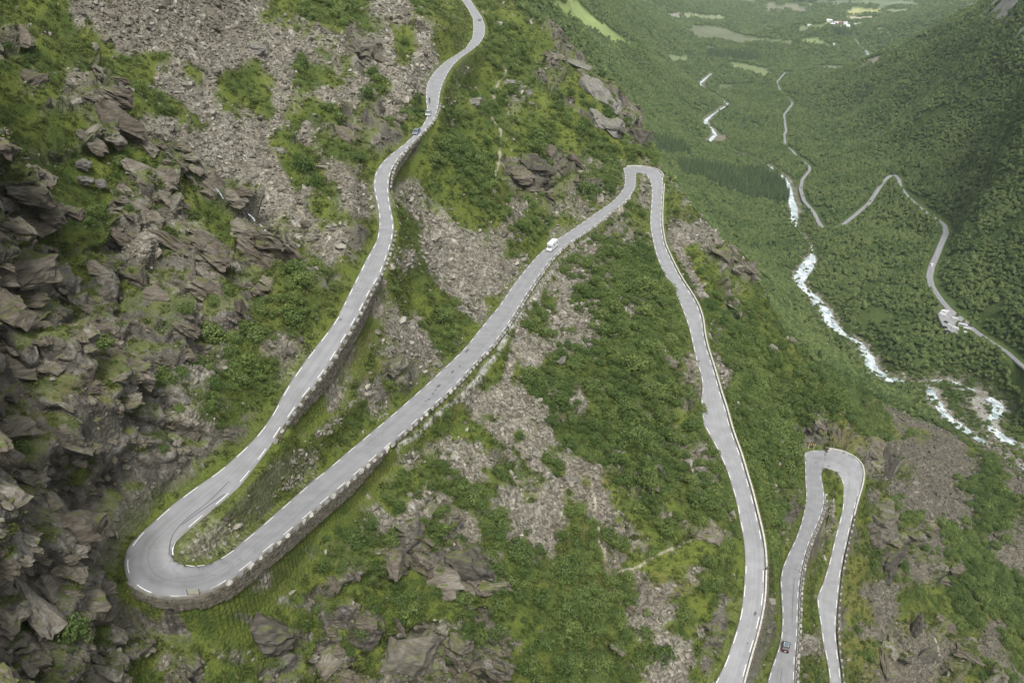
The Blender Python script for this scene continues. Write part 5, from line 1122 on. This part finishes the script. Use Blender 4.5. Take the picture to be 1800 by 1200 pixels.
J = [(-.3, 0, .98), (-.22, 0, 1.2), (-.12, 0, 1.42), (-.08, 0, 1.55), (-.12, -.19, 1.42), (.1, -.3, 1.22), (.38, -.34, 1.1), (-.12, .19, 1.42), (.1, .3, 1.22), (.38, .34, 1.1), (-.26, -.12, .95), (.14, -.22, .86), (-.08, -.22, .46), (.1, -.22, .4), (-.26, .12, .95), (.14, .22, .86), (-.08, .22, .46), (.1, .22, .4)]
skinned('body', J, [(0, 1), (1, 2), (2, 3), (2, 4), (4, 5), (5, 6), (2, 7), (7, 8), (8, 9), (0, 10), (10, 11), (11, 12), (12, 13), (0, 14), (14, 15), (15, 16), (16, 17)], [.16, .15, .17, .07, .08, .06, .05, .08, .06, .05, .10, .08, .065, .06, .10, .08, .065, .06], paintm('riding_suit', (.045, .05, .06), .8), pr)
import bmesh
bm = bmesh.new(); bmesh.ops.create_uvsphere(bm, u_segments=14, v_segments=10, radius=.145); me = bpy.data.meshes.new('helmet'); bm.to_mesh(me); bm.free(); me.materials.append(paintm('helmet_paint', (.28, .16, .13), .3)); hl = link('helmet', me, pr); hl.location = (-.03, 0, 1.68); hl.scale = (1.05, .9, 1)
box('visor', (.07, 0, .0), (.12, .2, .09), glass, hl, .02)
# traffic and parked vehicles down in the valley
def tree_copy(o, par=None):
    c_ = o.copy(); COL.objects.link(c_); c_.parent = par
    for ch in [x for x in o.children]: tree_copy(ch, c_)
    return c_
fx = math.radians
camper_proto = None
def place(proto, u, v, ang, z, label, cat, grp=None):
    c_ = tree_copy(proto); c_.location = tuple(at(u, v, z)); c_.rotation_euler = (0, 0, ang); c_['label'] = label; c_['category'] = cat
    if grp: c_['group'] = grp
    elif 'group' in c_: del c_['group']
    return c_
pz = PARKZ + .02; G1 = 'campers parked in the valley parking place'
v1 = root_at('motorhome', 1638, 468, valley_road, -1, 'small white camper alone on the valley road above the parking place', 'motorhome'); motorhome(v1, False, 5.6)
k1 = root_at('motorhome', 1657.5, 549, None, fx(200), 'white camper leftmost in the parked pair at the top of the parking place', 'motorhome', pz); motorhome(k1, False, 6.4); k1.scale = (.85,) * 3; k1['group'] = G1
place(k1, 1663, 550.5, fx(205), pz, 'white camper rightmost in the parked pair at the top of the parking place', 'motorhome', G1)
place(k1, 1657, 555, fx(-40), pz, 'white camper parked slanting just below the pair', 'motorhome', G1)
place(k1, 1678.5, 562, fx(-42), pz, 'white camper parked beside the small roadside tree', 'motorhome', G1)
place(k1, 1679, 579, fx(-48), pz, 'white camper alone in the middle of the parking place', 'motorhome', G1)
def bus(o, L=11.5):
    W_, top, h = 2.5, 3.3, L / 2
    profile('body', [(-h, .35), (-h, 3.15), (-h + .2, top), (h - .25, top), (h, 3.0), (h + .08, 1.2), (h + .02, .35)], W_, 1.2, top, .05, P_white, o, .08)
    side_glass([[(-h + .5 + i * 1.75, 1.45), (-h + .5 + i * 1.75, 2.55), (-h + 2.1 + i * 1.75, 2.55), (-h + 2.1 + i * 1.75, 1.45)] for i in range(int((L - .8) / 1.75))], W_, 1.2, top, .05, o)
    end_glass('windscreen', (h + .07, 1.35), (h + .01, 2.8), W_, 1.2, top, .05, o); box('rear_window', (-h - .01, 0, 2.2), (.03, 1.9, .8), glass, o, 0)
    for x in (-h + 2.6, h - 2.6):
        for s in (-1, 1): wheel(x, s * 1.12, .48, o, .28)
    for x in (-2.5, 1.8): box('roof_hatch', (x, 0, top + .06), (1.0, 1.0, .12), lampw, o, .03)
    for s in (-1, 1): box('headlight', (h + .04, s * .95, .75), (.1, .34, .2), lampw, o, .02); box('tail_light', (-h - .02, s * 1.05, .9), (.06, .2, .4), lampr, o, .01)
G2 = 'coaches parked in the valley parking place'
b1 = root_at('coach', 1692, 574, None, fx(-42), 'white coach at the head of the line along the verge', 'coach', pz); bus(b1, 9.0); b1.scale = (.85,) * 3; b1['group'] = G2
place(b1, 1700.5, 581, fx(-42), pz, 'second white coach, close behind the first along the verge', 'coach', G2)
place(b1, 1701, 587.5, fx(-8), pz, 'white coach parked broadside with dark windows at the lower edge', 'coach', G2)
G3 = 'small cars in and near the valley parking place'
d1 = root_at('car', 1663, 567, None, fx(-45), 'small black car left of the middle of the parking place', 'car', pz); car(d1, P_black); d1['group'] = G3
e1 = root_at('car', 1668, 571.5, None, fx(-30), 'small white car between the black car and the lone camper', 'car', pz); car(e1, P_white); e1['group'] = G3
place(d1, 1661.5, 576, fx(-50), pz, 'dark car at the left edge of the parking place, upper one', 'car', G3)
place(d1, 1666.5, 583, fx(-48), pz, 'dark car at the left lower corner of the parking place', 'car', G3)
f1 = root_at('car', 1703, 591.5, None, fx(170), 'small dark red car below the broadside coach', 'car', pz); car(f1, P_red); f1['group'] = G3
for u, v, h_, lab in ((1408.5, 330, 1, 'tiny dark car on the valley road beside the river bend'), (1530, 354, 1, 'tiny dark car on the slanting valley road between woods'), (1442, 388, -1, 'tiny dark car near the sharp valley bend'), (1412, 345, 1, 'tiny dark car following below the river bend')):
    q = root_at('car', u, v, valley_road, h_, lab, 'car'); car(q, P_black)
# trees standing in and by the parking place
for (u, v, s_), lab in zip(((1683, 559, .9), (1694, 568, .6), (1707, 576, 1.05), (1725, 591, .9), (1684, 569, .5)), ('round dark tree on the verge at the top of the parking place', 'small bushy tree between the two verge trees', 'round tree on the verge beside the second coach', 'tree at the lower right corner of the parking place', 'low bush at the front of the first coach')):
    o = bpy.data.objects.new('birch_tree', None); COL.objects.link(o); link('crown', TRS[0][0], o); link('trunk', TRS[0][1], o); o.location = tuple(at(u, v, pz)); o.scale = (s_,) * 3; o['label'] = lab; o['category'] = 'tree'
# the tree leaning over the long straight road
for u, v, s_, lab in ((1236, 738, .95, 'dark bushy tree leaning over the edge of the passing bay'), (1228, 750, 1.1, 'dark leafy bush just behind the tree at the passing bay'), (1228, 765, 1.0, 'dark leafy bush below the passing bay tree')):
    o = bpy.data.objects.new('birch_shrub', None); COL.objects.link(o); link('crown', SH[2][0], o); link('trunk', SH[2][1], o); q = at(u, v, -141); o.location = (q[0] - .5, q[1], gz(q[0] - .5, q[1])); o.scale = (s_, s_, s_ * 1.25); o['label'] = lab; o['category'] = 'tree'

# ------------------------------------------------------------------ signs
ylw = varied('sign_yellow', (.70, .38, .03), (.75, .42, .05), 1, .5); blk = paintm('sign_black', (.02, .02, .02), .6); tan_m = varied('sign_back', (.27, .26, .20), (.33, .31, .25), 2, .7)
sg = bpy.data.objects.new('bend_sign', None); COL.objects.link(sg); q = at(1427, 781, -187.5); sg.location = tuple(q); sg.rotation_euler = (0, 0, math.radians(-14)); sg['label'] = 'yellow and black chevron bend sign against the dark rock at the lower right hairpin'; sg['category'] = 'road sign'
box('panel', (0, 0, 0), (3.0, .06, .75), blk, sg, 0)
for k in range(4):
    x = -1.2 + k * .75; vs = [(x, -.045, .32), (x + .25, -.045, .32), (x + .5, -.045, 0), (x + .25, -.045, -.32), (x, -.045, -.32), (x + .25, -.045, 0)]; mk('chevron', vs, [(0, 1, 2, 5), (5, 2, 3, 4)], ylw, sg)
for x in (-1, 1): box('post', (x, .08, -1.2), (.09, .09, 3.4), rail_m, sg, 0)
sg = bpy.data.objects.new('bend_sign', None); COL.objects.link(sg); i = rindex(main_road, 340, 1030); q = at(341, 1046, main_road.C[i, 2] + .1); sg.location = tuple(q); sg.rotation_euler = (0, 0, math.radians(4)); sg['label'] = 'tan back of a wide low sign board at the outer edge of the near hairpin'; sg['category'] = 'road sign'
box('panel', (0, 0, .75), (1.9, .06, .8), tan_m, sg, 0)
for x in (-.9, .9): box('post', (x, .0, .6), (.09, .09, 1.4), trim_m, sg, 0)
dl = bpy.data.objects.new('warning_sign', None); COL.objects.link(dl); q = at(1460, 787, -190.5); dl.location = tuple(q); dl['label'] = 'small pale marker post behind the parapet of the lower right hairpin'; dl['category'] = 'marker post'; box('post', (0, 0, .6), (.12, .12, 1.4), conc, dl, 0)

# ------------------------------------------------------------------ houses far down the valley
h_w = varied('white_boards', (.70, .70, .68), (.8, .8, .78), .4, .8); h_r = varied('red_boards', (.28, .07, .05), (.34, .09, .06), .4, .8); h_g = varied('grey_boards', (.34, .34, .33), (.42, .42, .4), .4, .8); rf_d = varied('slate_roof', (.10, .10, .11), (.16, .16, .17), .5, .8); rf_l = varied('light_sheet_roof', (.50, .52, .55), (.6, .62, .64), .5, .6); rf_r = varied('tiled_roof', (.24, .12, .09), (.3, .16, .12), .5, .8); win = paintm('house_glass', (.05, .06, .07), .1)
def house(u, v, L, Wd, H, ang, wm_, rm_, label, grp='houses of the valley village'):
    p_ = hit(u, v); o = bpy.data.objects.new('house', None); COL.objects.link(o); p_[2] = gz(p_[0], p_[1]); o.location = tuple(p_); o.rotation_euler = (0, 0, fx(ang)); o['label'] = label; o['category'] = 'house'; o['group'] = grp
    l, w_, r_ = L / 2, Wd / 2, H * .5
    mk('wall', [(-l, -w_, -6), (l, -w_, -6), (l, w_, -6), (-l, w_, -6), (-l, -w_, H), (l, -w_, H), (l, w_, H), (-l, w_, H), (-l, 0, H + r_), (l, 0, H + r_)], [(0, 1, 5, 4), (2, 3, 7, 6), (1, 2, 6, 9, 5), (3, 0, 4, 8, 7)], wm_, o)
    e = .5; s_ = r_ / w_; zl = H - e * s_
    mk('roof', [(-l - e, -w_ - e, zl + .25), (l + e, -w_ - e, zl + .25), (l + e, 0, H + r_ + .25), (-l - e, 0, H + r_ + .25), (l + e, w_ + e, zl + .25), (-l - e, w_ + e, zl + .25), (-l - e, -w_ - e, zl), (l + e, -w_ - e, zl), (l + e, 0, H + r_ + .02), (-l - e, 0, H + r_ + .02), (l + e, w_ + e, zl), (-l - e, w_ + e, zl)], [(0, 1, 2, 3), (3, 2, 4, 5), (6, 9, 8, 7), (9, 11, 10, 8), (0, 6, 7, 1), (5, 4, 10, 11)], rm_, o)
    for k in range(max(2, int(L / 4))): box('window', (-l + (k + .5) * L / max(2, int(L / 4)), -w_ - .03, H * .55), (1.3, .08, 1.3), win, o, 0)
    box('door', (l + .03, 0, 1.1), (.08, 1.1, 2.2), win, o, 0)
hs_ = [(1457, 43, h_w, rf_l), (1463, 42, h_w, rf_d), (1469, 42.5, h_w, rf_l), (1475, 43.5, h_r, rf_r), (1480, 44, h_w, rf_r), (1486, 43, h_w, rf_l), (1462, 46, h_g, rf_l), (1470, 46.5, h_r, rf_r), (1478, 47.5, h_r, rf_d), (1484, 47, h_w, rf_l), (1492, 44, h_w, rf_d), (1499, 45, h_w, rf_l), (1505, 46, h_g, rf_l), (1488, 50, h_w, rf_l), (1473, 49.5, h_w, rf_d)]
tl = ['white', 'white', 'white', 'red', 'white', 'white', 'grey', 'red', 'red', 'white', 'white', 'white', 'grey', 'white', 'white']
pos = ['leftmost of the back row', 'second from the left in the back row', 'third from the left in the back row', 'in the middle of the back row', 'right of the red one in the back row', 'back row, above the road end', 'leftmost of the front row', 'front row, beside the leftmost grey one', 'front row, middle', 'front row, beside the road end', 'right of the road end', 'second right of the road end', 'rightmost of the village', 'lowest one, touching the road', 'lowest one, left of the road']
for (u, v, a, b_), c_, d_ in zip(hs_, tl, pos): house(u, v, random.uniform(13, 24), random.uniform(8, 11), random.uniform(4, 6), random.uniform(-40, 40), a, b_, '%s village house, %s' % (c_, d_))
house(1549, 25, 22, 10, 5, 10, h_r, rf_r, 'reddish farm house by the pale field, left one'); house(1555, 24.5, 16, 9, 5, -20, h_w, rf_d, 'white farm house by the pale field, right one')
house(1466, 84, 20, 10, 4, 20, h_w, rf_l, 'lone light-roofed barn on the green field below the village'); house(1450, 83, 10, 7, 4, -10, h_w, rf_d, 'small white house left of the lone barn')
house(1422, 46, 14, 8, 4, 0, h_w, rf_d, 'small white house left of the village in the trees')
house(1239, 8, 18, 9, 4, 0, h_w, rf_l, 'tiny white farm house at the top edge, far left of the village')

# ------------------------------------------------------------------ big named rocks
def crag_mesh(seed, sx, sy, sz, n_=20, rough=.2):
    rs = random.Random(seed); bm = bmesh.new()
    for _ in range(n_):
        p = [rs.gauss(0, 1) for _ in range(3)]; l = math.sqrt(sum(c_ * c_ for c_ in p)); m_ = max(abs(c_) for c_ in p) / l; p = [c_ / l * (.55 + .45 / m_ * .72) for c_ in p]; k = 1 + rs.uniform(-rough, rough)
        bm.verts.new((p[0] * sx * .5 * k, p[1] * sy * .5 * k, p[2] * sz * .5 * k))
    res = bmesh.ops.convex_hull(bm, input=bm.verts); bmesh.ops.delete(bm, geom=list({g for g in res['geom_interior'] + res['geom_unused'] if isinstance(g, bmesh.types.BMVert)}), context='VERTS')
    bmesh.ops.triangulate(bm, faces=bm.faces); bmesh.ops.subdivide_edges(bm, edges=bm.edges, cuts=5, use_grid_fill=True)
    bm.normal_update(); vs = np.array([v.co[:] for v in bm.verts]); ns = np.array([v.normal[:] for v in bm.verts]); off = seed * 13.7; q = vs + off
    h_, e_, _ = blocks((q * np.array([.8, .8, 1.5])) / (max(sx, sy) * .20), seed % 50 + 600, .8); d = h_ * max(sx, sy) * .06 - .12 * np.exp(-(e_ / .07) ** 2) * max(sx, sy) * .2 + fbm(q / .8, 610, 3) * .12
    for v, n_2, dd in zip(bm.verts, ns, d): v.co = v.co + __import__('mathutils').Vector(n_2 * dd)
    me = bpy.data.meshes.new('rock'); bm.to_mesh(me); bm.free(); return me
def rocky(name, ca, cb, cc, moss=.5):
    mt, t, b = new_mat(name); tc = nd(t, 'ShaderNodeTexCoord'); no = nd(t, 'ShaderNodeTexNoise', Scale=.9, Detail=7.0, Roughness=.65); t.links.new(tc.outputs['Object'], no.inputs['Vector'])
    mp = nd(t, 'ShaderNodeMapping'); mp.inputs['Rotation'].default_value = (0, .6, 0); mp.inputs['Scale'].default_value = (.35, .5, 2.6); t.links.new(tc.outputs['Object'], mp.inputs[0]); n2_ = nd(t, 'ShaderNodeTexNoise', Scale=1.0, Detail=5.0); t.links.new(mp.outputs[0], n2_.inputs['Vector'])
    cr_ = nd(t, 'ShaderNodeValToRGB'); e = cr_.color_ramp.elements; e[0].position = .3; e[0].color = (*ca, 1); e[1].position = .72; e[1].color = (*cc, 1); x = e.new(.5); x.color = (*cb, 1)
    av = nd(t, 'ShaderNodeMath', operation='MULTIPLY_ADD'); av.inputs[1].default_value = .5; t.links.new(n2_.outputs[0], av.inputs[0]); m5 = nd(t, 'ShaderNodeMath', operation='MULTIPLY'); m5.inputs[1].default_value = .5; t.links.new(no.outputs[0], m5.inputs[0]); t.links.new(m5.outputs[0], av.inputs[2]); t.links.new(av.outputs[0], cr_.inputs[0])
    ge = nd(t, 'ShaderNodeNewGeometry'); sx_ = nd(t, 'ShaderNodeSeparateXYZ'); t.links.new(ge.outputs['Normal'], sx_.inputs[0]); ad = nd(t, 'ShaderNodeMath', operation='MULTIPLY_ADD'); ad.inputs[1].default_value = .8; t.links.new(no.outputs[0], ad.inputs[0]); t.links.new(sx_.outputs[2], ad.inputs[2])
    r = nd(t, 'ShaderNodeMapRange'); r.inputs[1].default_value = 1.12; r.inputs[2].default_value = 1.34; r.inputs[4].default_value = moss; t.links.new(ad.outputs[0], r.inputs[0])
    mx = nd(t, 'ShaderNodeMix', data_type='RGBA'); t.links.new(r.outputs[0], mx.inputs[0]); t.links.new(cr_.outputs[0], mx.inputs[6]); mx.inputs[7].default_value = (.085, .105, .022, 1); t.links.new(mx.outputs[2], b.inputs['Base Color'])
    bp = nd(t, 'ShaderNodeBump', Strength=.9, Distance=.25); t.links.new(av.outputs[0], bp.inputs['Height']); t.links.new(bp.outputs[0], b.inputs['Normal']); return mt
r_dark = rocky('dark_wet_rock', (.026, .024, .020), (.058, .053, .043), (.115, .107, .090), .6); r_brown = rocky('brown_rock', (.050, .046, .036), (.105, .096, .075), (.18, .17, .142), .35); r_grey = rocky('grey_rock', (.070, .066, .058), (.145, .138, .122), (.25, .24, .22), .3)
def place_rock(u, v, wpx, hpx, mat, label, depth=.8, rot=0., sink=.3, name='boulder', cat='boulder', tilt=(0, 0)):
    p_ = hit(u, v); d_ = np.linalg.norm(p_); W_ = wpx * d_ / F; H_ = hpx * d_ / F; me = crag_mesh(int(u * 7 + v), W_, W_ * depth, H_ * 1.1); me.materials.append(mat); o = link(name, me, label=label, cat=cat)
    p_[2] = gz(p_[0], p_[1]) + H_ * (.5 - sink); o.location = tuple(p_); o.rotation_euler = (fx(tilt[0]), fx(tilt[1]), fx(rot)); return o
for a in ((637, 96, 52, 34, r_brown, 'large smooth brown boulder in the scree left of the topmost road'), (1287, 536, 22, 15, r_dark, 'dark boulder perched on the open slope right of the straight road'), (987, 638, 34, 14, r_grey, 'long pale slab of rock standing in the bushes', .4, 60), (490, 269, 26, 14, r_grey, 'solitary grey block lying in moss below the upper scree'),
          (895, 153, 26, 14, r_grey, 'pale flat rock beside the footpath bend'), (835, 186, 30, 22, r_grey, 'grey sloping rock slab left of the footpath'), (930, 167, 14, 12, r_grey, 'small grey rock right of the pale flat rock'), (453, 92, 40, 22, r_grey, 'wide grey block sticking out of the upper scree'), (575, 62, 26, 16, r_brown, 'brown block high in the upper scree'),
          (792, 225, 16, 18, r_brown, 'brown boulder in the bushes right of the silver car'), (690, 650, 62, 34, r_brown, 'broad reddish brown rock above the gap between the roads'), (1387, 601, 24, 16, r_brown, 'brown rock on the mountain edge above the river'), (1355, 615, 24, 16, r_grey, 'grey rock just left of the mountain edge'), (1368, 697, 10, 8, r_dark, 'small dark boulder alone in the green right of the passing bay'),
          (1176, 640, 34, 24, r_brown, 'brown crag left of the passing bay'), (1040, 330, 44, 26, r_dark, 'rounded dark crag with overhang under the mountain edge'), (965, 330, 34, 20, r_dark, 'low dark cliff left of the rounded crag'), (721, 872, 12, 10, r_grey, 'pale upright stone in the bushes under the middle road'), (997, 846, 13, 12, r_grey, 'white block in the middle scree'), (150, 298, 26, 22, r_grey, 'grey stone block in moss at the left'),
          (150, 325, 30, 20, r_grey, 'rounded grey stone pile top at the left'), (178, 330, 22, 18, r_grey, 'blocky grey stone right of the rounded pile')):
    place_rock(*a)
for a in (                    (470, 1110, 70, 70, r_dark, 'dark angular rock in moss below the wall', .7, -20, .4), (710, 1150, 90, 90, r_brown, 'fan-shaped streaked crag at the bottom edge', .7, 20, .4), (830, 990, 100, 50, r_dark, 'dark overhanging ledge in the middle of the bushes', .5, 10, .35),
          (640, 1100, 60, 50, r_dark, 'dark broken rock left of the fan-shaped crag', .7, 0, .4),
          (1010, 118, 80, 20, r_grey, 'upper long smooth slab on the very edge of the mountain', .5, -45, .4), (1062, 168, 84, 22, r_grey, 'middle long smooth slab on the edge of the mountain', .5, -45, .4), (1070, 225, 90, 30, r_grey, 'long grey ledge along the mountain edge', .5, -35, .4), (1115, 245, 46, 40, r_dark, 'dark broken cliff end at the mountain edge', .7, -30, .4), (935, 290, 60, 36, r_dark, 'dark slab outcrop above the small top hairpin', .7, -20, .4),           (1550, 830, 26, 90, r_dark, 'tall dark fin of rock right of the lower hairpin', .8, 0, .3), (1535, 915, 70, 70, r_brown, 'bulging brown crag right of the lowest road', .8, 0, .4), (1560, 985, 60, 50, r_dark, 'dark underside crag below the bulging one', .8, 20, .4), (1605, 1110, 22, 60, r_dark, 'narrow dark fin on the lower right slope', .8, 0, .3), (1622, 1160, 22, 50, r_dark, 'second narrow dark fin below the first', .8, 0, .3), ):
    a = list(a) + [.8, 0, .3][len(a) - 6:] if len(a) < 9 else list(a); a[8] = .62; a[2] *= 1.35; a[3] *= 1.5; a[6] = max(.6, a[6])
    rq = random.Random(int(a[0] + a[1])); place_rock(*a, name='rock_outcrop', cat='crag', tilt=(rq.uniform(-25, 10), 22 + rq.uniform(-14, 14)))
# ------------------------------------------------------------------ haze
hz = bpy.data.materials.new('valley_haze'); hz.use_nodes = True; t = hz.node_tree; t.nodes.clear()
o_ = t.nodes.new('ShaderNodeOutputMaterial'); v_ = t.nodes.new('ShaderNodeVolumePrincipled'); v_.inputs['Density'].default_value = 3.0e-5; v_.inputs['Color'].default_value = (.80, .95, 1.0, 1); v_.inputs['Anisotropy'].default_value = .0
t.links.new(v_.outputs[0], o_.inputs['Volume'])
x0, x1, y0, y1, z0, z1 = -8000, 8000, -400, 9800, float(P3[:, 2].min()) - 1 - 40, max(60.0, float(P3[:, 2].max()) + 20)
V = [(x, y, z) for z in (z0, z1) for x, y in ((x0, y0), (x1, y0), (x1, y1), (x0, y1))]
me = bpy.data.meshes.new('haze'); me.from_pydata(V, [], [(3, 2, 1, 0), (4, 5, 6, 7), (0, 1, 5, 4), (1, 2, 6, 5), (2, 3, 7, 6), (3, 0, 4, 7)]); me.materials.append(hz); link('haze', me, kind='stuff')
